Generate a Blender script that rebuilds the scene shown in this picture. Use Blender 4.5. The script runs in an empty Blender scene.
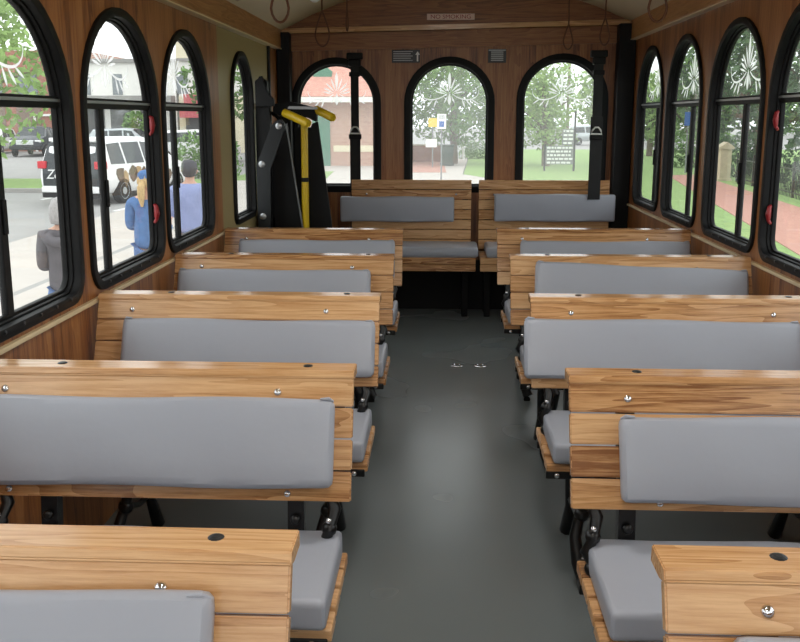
import bpy, bmesh, math, random
from mathutils import Vector, Matrix, Euler
R = math.radians
D = bpy.data
SC = bpy.context.scene
COL = SC.collection
rnd = random.Random(7)

# ------------------------------------------------------------------ materials
def nt(name):
    m = D.materials.new(name); m.use_nodes = True
    t = m.node_tree; b = t.nodes['Principled BSDF']
    return m, t, b
def node(t, kind, **kw):
    n = t.nodes.new(kind)
    for k, v in kw.items():
        if k in n.inputs: n.inputs[k].default_value = v
        else: setattr(n, k, v)
    return n
def rgb(*c):
    def f(v):
        v /= 255.
        return v/12.92 if v <= .04045 else ((v+.055)/1.055)**2.4
    return tuple(f(v) for v in c) + (1.,)
def ramp(t, stops):
    r = t.nodes.new('ShaderNodeValToRGB'); e = r.color_ramp.elements
    while len(e) > 1: e.remove(e[-1])
    e[0].position = stops[0][0]; e[0].color = stops[0][1]
    for p, c in stops[1:]:
        k = e.new(p); k.color = c
    return r
def plain(name, c, rough=.5, metal=0., bump=0., scale=80., var=0.):
    m, t, b = nt(name)
    b.inputs['Base Color'].default_value = c
    b.inputs['Roughness'].default_value = rough
    b.inputs['Metallic'].default_value = metal
    if bump or var:
        co = node(t, 'ShaderNodeTexCoord'); n = node(t, 'ShaderNodeTexNoise', Scale=scale, Detail=5.)
        t.links.new(co.outputs['Object'], n.inputs['Vector'])
        if bump:
            bp = node(t, 'ShaderNodeBump', Strength=bump, Distance=.004)
            t.links.new(n.outputs['Fac'], bp.inputs['Height']); t.links.new(bp.outputs['Normal'], b.inputs['Normal'])
        if var:
            lo = tuple(v*(1-var) for v in c[:3])+(1.,); hi = tuple(min(1, v*(1+var)) for v in c[:3])+(1.,)
            r = ramp(t, [(.3, lo), (.7, hi)])
            t.links.new(n.outputs['Fac'], r.inputs['Fac']); t.links.new(r.outputs['Color'], b.inputs['Base Color'])
    return m
def wood(name, dark, mid, light, axis=0, rough=.36, strip=0., fine=140., coarse=6., coord='Object', strip_axis=0):
    """oak: fine grain stretched along `axis`, a slow cathedral figure, a tone of its own per board"""
    m, t, b = nt(name); L = t.links.new
    co = node(t, 'ShaderNodeTexCoord'); geo = node(t, 'ShaderNodeNewGeometry'); oi = node(t, 'ShaderNodeObjectInfo')
    add = node(t, 'ShaderNodeMath', operation='ADD'); L(geo.outputs['Random Per Island'], add.inputs[0]); L(oi.outputs['Random'], add.inputs[1])
    mul = node(t, 'ShaderNodeMath', operation='MULTIPLY'); mul.inputs[1].default_value = 37.; L(add.outputs[0], mul.inputs[0])
    off = node(t, 'ShaderNodeVectorMath', operation='ADD'); L(co.outputs[coord], off.inputs[0])
    last = mul.outputs[0]
    src = off.outputs[0]
    if strip:
        sx = node(t, 'ShaderNodeSeparateXYZ'); L(co.outputs[coord], sx.inputs[0])
        dv = node(t, 'ShaderNodeMath', operation='DIVIDE'); dv.inputs[1].default_value = strip; L(sx.outputs[strip_axis], dv.inputs[0])
        fl = node(t, 'ShaderNodeMath', operation='FLOOR'); L(dv.outputs[0], fl.inputs[0])
        wn = node(t, 'ShaderNodeTexWhiteNoise', noise_dimensions='1D'); L(fl.outputs[0], wn.inputs['W'])
        m2 = node(t, 'ShaderNodeMath', operation='MULTIPLY'); m2.inputs[1].default_value = 29.; L(wn.outputs['Value'], m2.inputs[0])
        a2 = node(t, 'ShaderNodeMath', operation='ADD'); L(m2.outputs[0], a2.inputs[0]); L(mul.outputs[0], a2.inputs[1]); last = a2.outputs[0]
        tone = wn.outputs['Value']
    else:
        fr = node(t, 'ShaderNodeMath', operation='FRACT'); L(add.outputs[0], fr.inputs[0]); tone = fr.outputs[0]
    cb = node(t, 'ShaderNodeCombineXYZ')
    for i in range(3): L(last, cb.inputs[i])
    L(cb.outputs[0], off.inputs[1])
    s1 = [fine]*3; s1[axis] = fine*.045
    s2 = [coarse*2.2]*3; s2[axis] = coarse*.16
    def stretched(s):
        v = node(t, 'ShaderNodeVectorMath', operation='MULTIPLY'); v.inputs[1].default_value = s; L(src, v.inputs[0]); return v.outputs[0]
    n1 = node(t, 'ShaderNodeTexNoise', Scale=1., Detail=7., Roughness=.72); L(stretched(s1), n1.inputs['Vector'])
    n2 = node(t, 'ShaderNodeTexNoise', Scale=1., Detail=2., Distortion=.6); L(stretched(s2), n2.inputs['Vector'])
    w1 = node(t, 'ShaderNodeMath', operation='MULTIPLY'); w1.inputs[1].default_value = 11.; L(n2.outputs['Fac'], w1.inputs[0])
    w2 = node(t, 'ShaderNodeMath', operation='FRACT'); L(w1.outputs[0], w2.inputs[0])
    mx = node(t, 'ShaderNodeMix', data_type='FLOAT'); mx.inputs[0].default_value = .20; L(n1.outputs['Fac'], mx.inputs[2]); L(w2.outputs[0], mx.inputs[3])
    t1 = node(t, 'ShaderNodeMath', operation='MULTIPLY_ADD'); t1.inputs[1].default_value = .30; t1.inputs[2].default_value = -.15; L(tone, t1.inputs[0])
    t2 = node(t, 'ShaderNodeMath', operation='ADD', use_clamp=True); L(mx.outputs[0], t2.inputs[0]); L(t1.outputs[0], t2.inputs[1])
    r = ramp(t, [(.27, dark), (.47, mid), (.72, light)]); L(t2.outputs[0], r.inputs['Fac']); L(r.outputs['Color'], b.inputs['Base Color'])
    bp = node(t, 'ShaderNodeBump', Strength=.12, Distance=.002); L(n1.outputs['Fac'], bp.inputs['Height']); L(bp.outputs['Normal'], b.inputs['Normal'])
    b.inputs['Roughness'].default_value = rough; b.inputs['Specular IOR Level'].default_value = .6
    return m
OAK = (rgb(138, 88, 48), rgb(198, 148, 98), rgb(224, 180, 132))
OAKW = (rgb(104, 57, 26), rgb(148, 93, 49), rgb(172, 118, 68))
OAKB = (rgb(128, 82, 42), rgb(168, 116, 66), rgb(190, 140, 88))
M = {}
M['oak'] = wood('oak_boards', *OAK, axis=0, rough=.2)
M['oak_y'] = wood('oak_seat_slats', *OAK, axis=0, rough=.3)
M['panel_side'] = wood('oak_panelling_side', *OAKW, axis=2, strip=.047, strip_axis=1, rough=.4, fine=80.)
M['panel_rear'] = wood('oak_panelling_rear', *OAKW, axis=2, strip=.047, strip_axis=0, rough=.4, fine=80.)
M['beam_y'] = wood('oak_beam_long', *OAKB, axis=1, rough=.4)
M['beam_x'] = wood('oak_beam_cross', *OAKW, axis=0, rough=.42)
M['vinyl'] = plain('grey_vinyl', rgb(167, 171, 182), .38, bump=.4, scale=9.)
M['black'] = plain('black_rubber', rgb(8, 8, 9), .55); M['black'].node_tree.nodes['Principled BSDF'].inputs['Specular IOR Level'].default_value = .3
M['iron'] = plain('black_cast_iron', rgb(14, 14, 15), .3, bump=.2, scale=60.)
M['dark'] = plain('charcoal_steel', rgb(34, 36, 38), .42, metal=.2)
M['chrome'] = plain('chrome', rgb(220, 220, 222), .14, metal=1.)
M['alu'] = plain('aluminium_strip', rgb(176, 178, 180), .35, metal=.9)
M['cream_trim'] = plain('pale_edge_trim', rgb(222, 200, 160), .4)
M['door_paint'] = plain('olive_beige_paint', rgb(164, 146, 100), .45)
M['ceiling'] = plain('cream_ceiling_board', rgb(200, 180, 146), .6, var=.05, scale=3.)
M['yellow'] = plain('yellow_paint', rgb(222, 186, 26), .35)
M['red'] = plain('red_plastic', rgb(140, 24, 30), .4)
M['web'] = plain('black_webbing', rgb(20, 20, 22), .7, bump=.3, scale=300.)
M['white'] = plain('white_plastic', rgb(232, 232, 230), .4)
M['leather'] = plain('brown_leather', rgb(104, 62, 36), .5)
M['sign_pink'] = plain('cream_sign_plate', rgb(235, 205, 195), .4)
M['sign_red'] = plain('red_lettering', rgb(165, 40, 45), .5)
M['sign_dark'] = plain('dark_sign_plate', rgb(42, 42, 46), .35)
M['sign_grey'] = plain('silver_lettering', rgb(186, 188, 192), .4)
# rubber floor
m, t, b = nt('grey_rubber_floor')
co = node(t, 'ShaderNodeTexCoord'); n1 = node(t, 'ShaderNodeTexNoise', Scale=260., Detail=3.); n2 = node(t, 'ShaderNodeTexNoise', Scale=1.6, Detail=2., Roughness=.5)
t.links.new(co.outputs['Object'], n1.inputs['Vector']); t.links.new(co.outputs['Object'], n2.inputs['Vector'])
r = ramp(t, [(.0, rgb(110, 117, 118)), (1., rgb(128, 135, 136))]); t.links.new(n2.outputs['Fac'], r.inputs['Fac']); t.links.new(r.outputs['Color'], b.inputs['Base Color'])
rr = ramp(t, [(.1, (.21,)*3+(1,)), (.9, (.31,)*3+(1,))]); t.links.new(n2.outputs['Fac'], rr.inputs['Fac']); t.links.new(rr.outputs['Color'], b.inputs['Roughness'])
bp = node(t, 'ShaderNodeBump', Strength=.10, Distance=.002); t.links.new(n1.outputs['Fac'], bp.inputs['Height']); t.links.new(bp.outputs['Normal'], b.inputs['Normal'])
M['floor'] = m
# panes: see-through with a weak mirror and a pale film standing in for glare haze
for gname, lo_, hi_ in (('glass', .015, .04), ('glass_rear', .07, .15)):
    m, t, b = nt('pane_'+gname); t.nodes.remove(b); out = t.nodes['Material Output']
    tr = node(t, 'ShaderNodeBsdfTransparent'); tr.inputs[0].default_value = (.93, .95, .94, 1); gl = node(t, 'ShaderNodeBsdfGlossy', Roughness=.03)
    lw = node(t, 'ShaderNodeLayerWeight', Blend=.5); pw = node(t, 'ShaderNodeMath', operation='POWER'); pw.inputs[1].default_value = 5.; t.links.new(lw.outputs['Facing'], pw.inputs[0])
    fr = node(t, 'ShaderNodeMath', operation='MULTIPLY_ADD', use_clamp=True); fr.inputs[1].default_value = .5; fr.inputs[2].default_value = .02; t.links.new(pw.outputs[0], fr.inputs[0]); mx = node(t, 'ShaderNodeMixShader')
    t.links.new(fr.outputs[0], mx.inputs[0]); t.links.new(tr.outputs[0], mx.inputs[1]); t.links.new(gl.outputs[0], mx.inputs[2])
    dd = node(t, 'ShaderNodeBsdfDiffuse'); dd.inputs[0].default_value = (.9, .9, .9, 1); dt = node(t, 'ShaderNodeBsdfTranslucent'); dt.inputs[0].default_value = (.95, .95, .95, 1)
    da = node(t, 'ShaderNodeMixShader', Fac=.7); t.links.new(dd.outputs[0], da.inputs[1]); t.links.new(dt.outputs[0], da.inputs[2])
    dn = node(t, 'ShaderNodeTexNoise', Scale=6., Detail=6.); dr = ramp(t, [(.35, (lo_,)*3+(1,)), (.75, (hi_,)*3+(1,))]); t.links.new(dn.outputs['Fac'], dr.inputs['Fac'])
    dm = node(t, 'ShaderNodeMixShader'); t.links.new(dr.outputs['Color'], dm.inputs[0]); t.links.new(mx.outputs[0], dm.inputs[1]); t.links.new(da.outputs[0], dm.inputs[2]); t.links.new(dm.outputs[0], out.inputs[0])
    M[gname] = m
# etched ornament: milky, half see-through
m, t, b = nt('etched_white'); t.nodes.remove(b); out = t.nodes['Material Output']
tr = node(t, 'ShaderNodeBsdfTransparent'); df = node(t, 'ShaderNodeBsdfDiffuse'); df.inputs[0].default_value = (.9, .9, .9, 1); tl = node(t, 'ShaderNodeBsdfTranslucent'); tl.inputs[0].default_value = (.95, .95, .95, 1)
a = node(t, 'ShaderNodeMixShader', Fac=.85); c = node(t, 'ShaderNodeMixShader', Fac=.6)
t.links.new(df.outputs[0], a.inputs[1]); t.links.new(tl.outputs[0], a.inputs[2]); t.links.new(tr.outputs[0], c.inputs[1]); t.links.new(a.outputs[0], c.inputs[2]); t.links.new(c.outputs[0], out.inputs[0])
M['etch'] = m
m, t, b = nt('fill_glow'); b.inputs['Base Color'].default_value = (.9, .9, .88, 1); b.inputs['Emission Color'].default_value = (1, .96, .90, 1); b.inputs['Emission Strength'].default_value = 19.  # glow of the added ceiling fill lamps
M['fill_glow'] = m
# outside
M['asphalt'] = plain('pale_asphalt', rgb(150, 148, 145), .9, var=.08, scale=.8)
M['concrete'] = plain('pale_concrete', rgb(184, 176, 168), .9, var=.06, scale=1.5)
M['lawn'] = plain('green_lawn', rgb(128, 156, 88), .95, var=.22, scale=5., bump=.6)
M['grassblade'] = plain('grass_blades', rgb(120, 168, 62), .9, var=.2, scale=3.)
M['kerb'] = plain('kerb_concrete', rgb(150, 148, 144), .9)
M['paint_line'] = plain('white_road_paint', rgb(235, 235, 232), .8)
M['leaf_dark'] = plain('dark_leaves', rgb(62, 88, 48), .7, var=.35, scale=1.2)
M['leaf_mid'] = plain('mid_green_leaves', rgb(98, 132, 62), .7, var=.3, scale=1.2)
M['leaf_pale'] = plain('pale_green_leaves', rgb(136, 164, 92), .7, var=.25, scale=1.2)
M['bark'] = plain('grey_brown_bark', rgb(112, 98, 84), .9, var=.3, scale=8., bump=.8)
M['white_wall'] = plain('white_render', rgb(232, 230, 224), .8, var=.03, scale=2.)
M['cream_wall'] = plain('cream_render', rgb(226, 216, 188), .8, var=.03, scale=2.)
M['grey_win'] = plain('grey_window_glass', rgb(120, 126, 130), .25)
M['awning_grey'] = plain('grey_awning', rgb(150, 148, 144), .8)
M['awning_red'] = plain('red_awning', rgb(190, 92, 98), .8)
M['shop_dark'] = plain('dark_shopfront', rgb(84, 84, 84), .4)
M['brown_door'] = plain('brown_shutter', rgb(130, 112, 100), .7, var=.1, scale=4.)
M['green_door'] = plain('green_door_paint', rgb(60, 122, 96), .6)
M['car_white'] = plain('white_car_paint', rgb(238, 238, 238), .2)
M['car_dark'] = plain('charcoal_car_paint', rgb(56, 60, 66), .25)
M['car_silver'] = plain('silver_car_paint', rgb(176, 182, 184), .25, metal=.4)
M['car_glass'] = plain('dark_car_glass', rgb(40, 46, 50), .1)
M['tyre'] = plain('tyre_rubber', rgb(26, 26, 27), .8)
M['rim'] = plain('alloy_rim', rgb(186, 188, 190), .3, metal=.7)
M['tail'] = plain('red_tail_lamp', rgb(200, 40, 52), .25)
M['decal_tan'] = plain('tan_decal', rgb(176, 146, 104), .4)
M['decal_brown'] = plain('brown_decal', rgb(98, 78, 60), .4)
M['skin'] = plain('skin', rgb(205, 158, 132), .55)
M['hair_grey'] = plain('silver_hair', rgb(158, 154, 152), .6, bump=.6, scale=60., var=.2)
M['hair_blond'] = plain('blond_hair', rgb(196, 164, 112), .6, bump=.6, scale=60., var=.2)
M['hair_dark'] = plain('dark_hair', rgb(56, 48, 46), .6, bump=.5, scale=60.)
M['hoodie'] = plain('grey_hoodie_cloth', rgb(92, 88, 92), .9, bump=.5, scale=16., var=.12)
M['denim'] = plain('blue_denim', rgb(74, 110, 160), .9, bump=.5, scale=16., var=.14)
M['lav'] = plain('lavender_cloth', rgb(146, 156, 198), .9, bump=.4, scale=10., var=.08)
M['jeans'] = plain('blue_jeans_cloth', rgb(88, 116, 164), .9, var=.12, scale=14.)
M['khaki'] = plain('khaki_cloth', rgb(150, 138, 116), .9)
M['cap'] = plain('dark_cap_cloth', rgb(66, 64, 70), .9)
M['eye'] = plain('eye', rgb(40, 32, 28), .2)
M['shoe'] = plain('shoe_leather', rgb(52, 48, 46), .7)
M['blue_sign'] = plain('blue_sign_paint', rgb(38, 92, 168), .5)
M['yellow_sign'] = plain('yellow_sign_paint', rgb(232, 200, 70), .5)
M['grey_metal'] = plain('grey_metal', rgb(130, 132, 132), .5, metal=.3)
M['bin'] = plain('dark_green_bin_plastic', rgb(60, 74, 66), .6)
M['stone'] = plain('buff_stone', rgb(186, 172, 146), .9, var=.12, scale=5.)
def brick(name, c1, c2, mortar, scale, mapping=None, tile=False):
    m, t, b = nt(name); co = node(t, 'ShaderNodeTexCoord')
    br = node(t, 'ShaderNodeTexBrick', Scale=scale); br.inputs['Color1'].default_value = c1; br.inputs['Color2'].default_value = c2; br.inputs['Mortar'].default_value = mortar
    br.inputs['Mortar Size'].default_value = .015
    mp = node(t, 'ShaderNodeMapping'); mp.inputs['Rotation'].default_value = mapping or (0, 0, 0)
    t.links.new(co.outputs['Object'], mp.inputs[0]); t.links.new(mp.outputs[0], br.inputs['Vector']); t.links.new(br.outputs['Color'], b.inputs['Base Color'])
    b.inputs['Roughness'].default_value = .9
    return m
M['brick'] = brick('pink_brick', rgb(180, 138, 122), rgb(196, 158, 140), rgb(200, 184, 170), 4., (R(90), 0, 0))
M['brick_dark'] = brick('red_brick', rgb(150, 92, 76), rgb(168, 110, 92), rgb(176, 160, 148), 4., (R(90), 0, 0))
M['brickpath'] = brick('brick_paving', rgb(170, 116, 100), rgb(184, 130, 112), rgb(180, 150, 136), 5.)
M['tile'] = brick('red_roof_tiles', rgb(190, 128, 110), rgb(206, 150, 132), rgb(168, 120, 106), 3.)

# ------------------------------------------------------------------ mesh helpers
def link(o, parent=None):
    COL.objects.link(o)
    if parent: o.parent = parent
    return o
def tag(o, label=None, cat=None, group=None, kind=None):
    if label: o['label'] = label
    if cat: o['category'] = cat
    if group: o['group'] = group
    if kind: o['kind'] = kind
    return o
def empty(name, loc, label=None, cat=None, group=None, rz=0., kind=None):
    o = D.objects.new(name, None); o.empty_display_size = .1; link(o); o.location = loc; o.rotation_euler = (0, 0, rz)
    return tag(o, label, cat, group, kind)
def add_box(bm, lo, hi, bev=0., seg=2, rot=None, pivot=None):
    c = [(a+b)/2 for a, b in zip(lo, hi)]; s = [abs(b-a) for a, b in zip(lo, hi)]
    r = bmesh.ops.create_cube(bm, size=1.); vs = r['verts']
    for v in vs: v.co = Vector((v.co.x*s[0]+c[0], v.co.y*s[1]+c[1], v.co.z*s[2]+c[2]))
    if bev:
        es = list({e for v in vs for e in v.link_edges})
        k = bmesh.ops.bevel(bm, geom=es, offset=bev, segments=seg, affect='EDGES', profile=.5)
        vs = list({v for f in k['faces'] for v in f.verts} | {v for v in vs if v.is_valid})
    if rot is not None:
        bmesh.ops.rotate(bm, verts=vs, cent=pivot or c, matrix=rot)
    return vs
def add_tube(bm, pts, r, n=10, closed=False):
    pts = [Vector(p) for p in pts]; N = len(pts)
    rs = r if isinstance(r, (list, tuple)) else [r]*N
    rings = []; up = None
    for i, p in enumerate(pts):
        a = pts[(i-1) % N] if (i > 0 or closed) else p
        c = pts[(i+1) % N] if (i < N-1 or closed) else p
        d = (c-a).normalized()
        if up is None: up = Vector((0, 0, 1)) if abs(d.z) < .9 else Vector((1, 0, 0))
        u = (up-d*up.dot(d)).normalized(); w = d.cross(u); up = u
        rings.append([bm.verts.new(p+(u*math.cos(k*2*math.pi/n)+w*math.sin(k*2*math.pi/n))*rs[i]) for k in range(n)])
    for i in range(N if closed else N-1):
        a, c = rings[i], rings[(i+1) % N]
        for k in range(n): bm.faces.new((a[k], a[(k+1) % n], c[(k+1) % n], c[k]))
    if not closed:
        bm.faces.new(rings[0][::-1]); bm.faces.new(rings[-1])
    return [v for g in rings for v in g]
def add_prism(bm, poly, axis, a, b):
    """poly of 2-D points extruded along axis from a to b (axis 0: y,z  1: x,z  2: x,y)"""
    def P(q, w):
        return ((w, q[0], q[1]), (q[0], w, q[1]), (q[0], q[1], w))[axis]
    A = [bm.verts.new(P(q, a)) for q in poly]; B = [bm.verts.new(P(q, b)) for q in poly]
    n = len(poly)
    for i in range(n): bm.faces.new((A[i], A[(i+1) % n], B[(i+1) % n], B[i]))
    bm.faces.new(A[::-1]); bm.faces.new(B)
    return A+B
def add_lathe(bm, prof, n=20, cx=0., cy=0., axis=2):
    rings = []
    for r, h in prof:
        ring = []
        for k in range(n):
            a = 2*math.pi*k/n; x, y = r*math.cos(a), r*math.sin(a)
            ring.append(bm.verts.new((x+cx, y+cy, h) if axis == 2 else (x+cx, h, y+cy) if axis == 1 else (h, x+cx, y+cy)))
        rings.append(ring)
    for a, b in zip(rings, rings[1:]):
        for k in range(n): bm.faces.new((a[k], a[(k+1) % n], b[(k+1) % n], b[k]))
    bm.faces.new(rings[0][::-1]); bm.faces.new(rings[-1])
def obj(name, bm, mat, parent=None, smooth=False, loc=None):
    bmesh.ops.recalc_face_normals(bm, faces=bm.faces)
    me = D.meshes.new(name); bm.to_mesh(me); bm.free()
    return mobj(name, me, mat, parent, smooth, loc)
def mobj(name, me, mat, parent=None, smooth=False, loc=None):
    me.materials.clear(); me.materials.append(M[mat] if isinstance(mat, str) else mat)
    if smooth:
        for p in me.polygons: p.use_smooth = True
        try: me.set_sharp_from_angle(angle=R(38))
        except Exception: pass
    o = D.objects.new(name, me); link(o, parent)
    if loc: o.location = loc
    return o
def kids(o): return [c for c in D.objects if c.parent == o]
def copy_tree(o, parent=None):
    c = o.copy(); COL.objects.link(c); c.parent = parent
    for k in kids(o): copy_tree(k, c)
    return c
def eval_mesh(o):
    dg = bpy.context.evaluated_depsgraph_get(); dg.update()
    me = D.meshes.new_from_object(o.evaluated_get(dg)); return me
def flat(polys, w0, w1, fmap, bev=0.):
    """filled 2-D outlines (holes by nesting) given thickness w0..w1, mapped into the room by fmap(u,v,w)"""
    cu = D.curves.new('tmp', 'CURVE'); cu.dimensions = '2D'; cu.fill_mode = 'BOTH'; cu.extrude = abs(w1-w0)/2-bev; cu.bevel_depth = bev; cu.bevel_resolution = 1
    if bev: cu.offset = -bev
    for pl in polys:
        s = cu.splines.new('POLY'); s.points.add(len(pl)-1); s.use_cyclic_u = True
        for i, (u, v) in enumerate(pl): s.points[i].co = (u, v, 0, 1)
    o = D.objects.new('tmp', cu); COL.objects.link(o)
    me = eval_mesh(o); D.objects.remove(o); D.curves.remove(cu)
    mid = (w0+w1)/2
    for v in me.vertices: v.co = Vector(fmap(v.co.x, v.co.y, v.co.z+mid))
    bm = bmesh.new(); bm.from_mesh(me); bmesh.ops.remove_doubles(bm, verts=bm.verts, dist=1e-5); bmesh.ops.recalc_face_normals(bm, faces=bm.faces); bm.to_mesh(me); bm.free()
    return me
def text_mesh(s, h, fmap, thick=.001, align='CENTER', shear=0., wide=1.):
    cu = D.curves.new('tmp', 'FONT'); cu.body = s; cu.size = h; cu.extrude = thick; cu.align_x = align; cu.align_y = 'CENTER'; cu.shear = shear
    o = D.objects.new('tmp', cu); COL.objects.link(o); me = eval_mesh(o); D.objects.remove(o); D.curves.remove(cu)
    for v in me.vertices: v.co = Vector(fmap(v.co.x*wide, v.co.y, v.co.z))
    return me
def arch(c, w, z0, zt, rise, rc, inset=0., n=20):
    """arched outline: half-ellipse head, square sides, rounded bottom corners"""
    h = w/2-inset; zs = zt-rise; zb = z0+inset; rt = rise-inset; r = max(rc-inset, .004)
    p = [(c+h*math.cos(math.pi*k/n), zs+rt*math.sin(math.pi*k/n)) for k in range(n+1)]
    p += [(c-h+r-r*math.cos(math.pi/2*k/6), zb+r-r*math.sin(math.pi/2*k/6)) for k in range(7)]
    p += [(c+h-r+r*math.sin(math.pi/2*k/6), zb+r-r*math.cos(math.pi/2*k/6)) for k in range(7)]
    return p

# ------------------------------------------------------------------ the room: a small bus body
XL, XR, YF, YR = -1.085, 1.235, -2.0, 6.1        # left wall, right wall, front, rear (metres)
TILT = .0215                                     # the roof line climbs a little towards the right wall
def fl_(u, v, w): return (XL-w, u, v)
def fr_(u, v, w): return (XR+w, u, v)
def fb_(u, v, w): return (u, YR+w, v)
def tz(x): return TILT*(x-.075)
def struct(o): return tag(o, kind='structure')

bm = bmesh.new(); add_box(bm, (XL-.06, YF-.06, -.08), (XR+.06, YR+.06, 0)); struct(obj('floor', bm, 'floor'))

# window tables: centre along the wall, width, top, mullion
LW = [(2.265, .745, 1.655, 2.23), (3.08, .745, 1.657, 2.945), (3.868, .735, 1.66, 3.765)]
RW = [(5.53, .665, 1.712, 5.45), (4.764, .685, 1.712, 4.70), (3.94, .725, 1.706, 3.89), (3.165, .71, 1.706, 3.11)]
LF = [(1.465, .74, 1.655, None), (.665, .74, 1.655, None), (-.135, .74, 1.655, None), (-.935, .74, 1.655, None)]
RF = [(2.385, .71, 1.706, None), (1.605, .71, 1.706, None), (.825, .71, 1.706, None), (.045, .71, 1.706, None), (-.735, .71, 1.706, None), (-1.515, .71, 1.706, None)]
Z0L, Z0R, RISE = .756, .760, .345
DW = (4.945, .52, 1.648, None)                   # the window in the lift door
BW = [(-.705, .60, 1.687), (.048, .60, 1.69), (.79, .60, 1.708)]
Z0B = .80

holes = [arch(c, w, Z0L, zt, RISE, .09, .01) for c, w, zt, _ in LW+LF]
me = flat([[(YF, 0), (4.43, 0), (4.43, 1.97), (YF, 1.97)]]+holes, 0, .046, fl_); struct(mobj('wall_left', me, 'panel_side'))
me = flat([[(4.43, 0), (5.715, 0), (5.715, 1.97), (4.43, 1.97)], arch(DW[0], DW[1], .735, DW[2], .25, .06, .01)], .004, .046, fl_); struct(mobj('door_1', me, 'door_paint'))
bm = bmesh.new(); add_box(bm, (XL-.046, 5.715, 0), (XL, YR, 1.97)); o = obj('wall_left_rear', bm, 'panel_side'); struct(o)
bm = bmesh.new(); add_box(bm, (XL-.02, 5.715, .02), (XL+.012, 5.745, 1.735)); struct(obj('trim_9', bm, 'dark'))
holes = [arch(c, w, Z0R, zt, RISE, .09, .01) for c, w, zt, _ in RW+RF]
me = flat([[(YF, 0), (YR, 0), (YR, 2.02), (YF, 2.02)]]+holes, 0, .046, fr_); struct(mobj('wall_right', me, 'panel_side'))
holes = [arch(c, w, Z0B, zt, .295, .05, .01) for c, w, zt in BW]
me = flat([[(XL-.05, 0), (XR+.05, 0), (XR+.05, 2.3), (XL-.05, 2.3)]]+holes, 0, .046, fb_); struct(mobj('wall_rear', me, 'panel_rear'))
# front end with a broad windscreen
def ff_(u, v, w): return (u, YF-w, v)
me = flat([[(XL-.05, 0), (XR+.05, 0), (XR+.05, 2.3), (XL-.05, 2.3)], [(XL+.12, .72), (XR-.12, .72), (XR-.12, 1.86), (XL+.12, 1.86)]], 0, .05, ff_); struct(mobj('wall_front', me, 'panel_rear'))

# ceiling: a shallow vault of pale board on oak bows
PROF = [(-1.12, 1.845), (-1.0, 1.905), (-.85, 1.975), (-.66, 2.045), (-.45, 2.10), (-.2, 2.14), (.075, 2.155), (.35, 2.14), (.6, 2.10), (.8, 2.045), (.99, 1.975), (1.15, 1.905), (1.27, 1.845)]
PROF = [(x, z+tz(x)) for x, z in PROF]
bm = bmesh.new(); add_prism(bm, PROF+[(x, z+.05) for x, z in PROF[::-1]], 1, YF-.05, YR+.05); struct(obj('ceiling', bm, 'ceiling', smooth=True))
k = 1
for yb in (4.5, 2.9, 1.3, -.3):
    bm = bmesh.new(); add_prism(bm, [(x, z-.03) for x, z in PROF[1:-1]]+[(x, z+.004) for x, z in PROF[1:-1][::-1]], 1, yb-.03, yb+.03)
    struct(obj('trim_%d' % (20+k), bm, 'beam_x', smooth=True)); k += 1
# long oak beams over the side windows, with their pale lower edge
def zb(x): return 1.735 if x < 0 else 1.785
bm = bmesh.new(); add_box(bm, (XL-.02, YF, 1.738), (XL+.035, 6.03, 1.895), .006); struct(obj('trim_1', bm, 'beam_y'))
bm = bmesh.new(); add_box(bm, (XL-.02, YF, 1.732), (XL+.040, 6.03, 1.739), .002); struct(obj('trim_2', bm, 'cream_trim'))
bm = bmesh.new(); add_box(bm, (XR-.035, YF, 1.788), (XR+.02, 6.03, 1.945), .006); struct(obj('trim_3', bm, 'beam_y'))
bm = bmesh.new(); add_box(bm, (XR-.040, YF, 1.782), (XR+.02, 6.03, 1.789), .002); struct(obj('trim_4', bm, 'cream_trim'))
# oak sill strips
bm = bmesh.new(); add_box(bm, (XL-.01, YF, .728), (XL+.014, 4.43, .742), .003); struct(obj('trim_5', bm, 'cream_trim'))
bm = bmesh.new(); add_box(bm, (XR-.014, YF, .728), (XR+.01, 6.0, .742), .003); struct(obj('trim_6', bm, 'cream_trim'))
# rear header: lower band, ledge, upper board
def slab(name, z0, z1, y0, y1, mat):
    bm = bmesh.new(); add_prism(bm, [(XL, z0+tz(XL)), (XR, z0+tz(XR)), (XR, z1+tz(XR)), (XL, z1+tz(XL))], 1, y0, y1); return struct(obj(name, bm, mat))
slab('trim_7', 1.748, 1.862, YR-.016, YR+.01, 'beam_x')
slab('trim_8', 1.858, 1.890, YR-.055, YR+.01, 'oak')
bm = bmesh.new(); add_prism(bm, [(XL, 1.888+tz(XL)), (XR, 1.888+tz(XR))]+[(x, z+.01) for x, z in PROF[::-1]], 1, YR-.035, YR+.01); struct(obj('trim_10', bm, 'beam_x'))
# black corner posts and a kick band blackened as shade under the rear benches
bm = bmesh.new(); add_box(bm, (XL+.005, 6.0, .0), (-.995, YR+.01, 1.84), .006); struct(obj('trim_11', bm, 'black'))
bm = bmesh.new(); add_box(bm, (1.125, 5.99, .0), (XR-.002, YR+.01, 1.885), .006); struct(obj('trim_12', bm, 'black'))
bm = bmesh.new(); add_box(bm, (XL+.1, YR-.02, .0), (XR-.1, YR+.005, .34), .003); struct(obj('baseboard_shade_rear', bm, 'black'))

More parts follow.
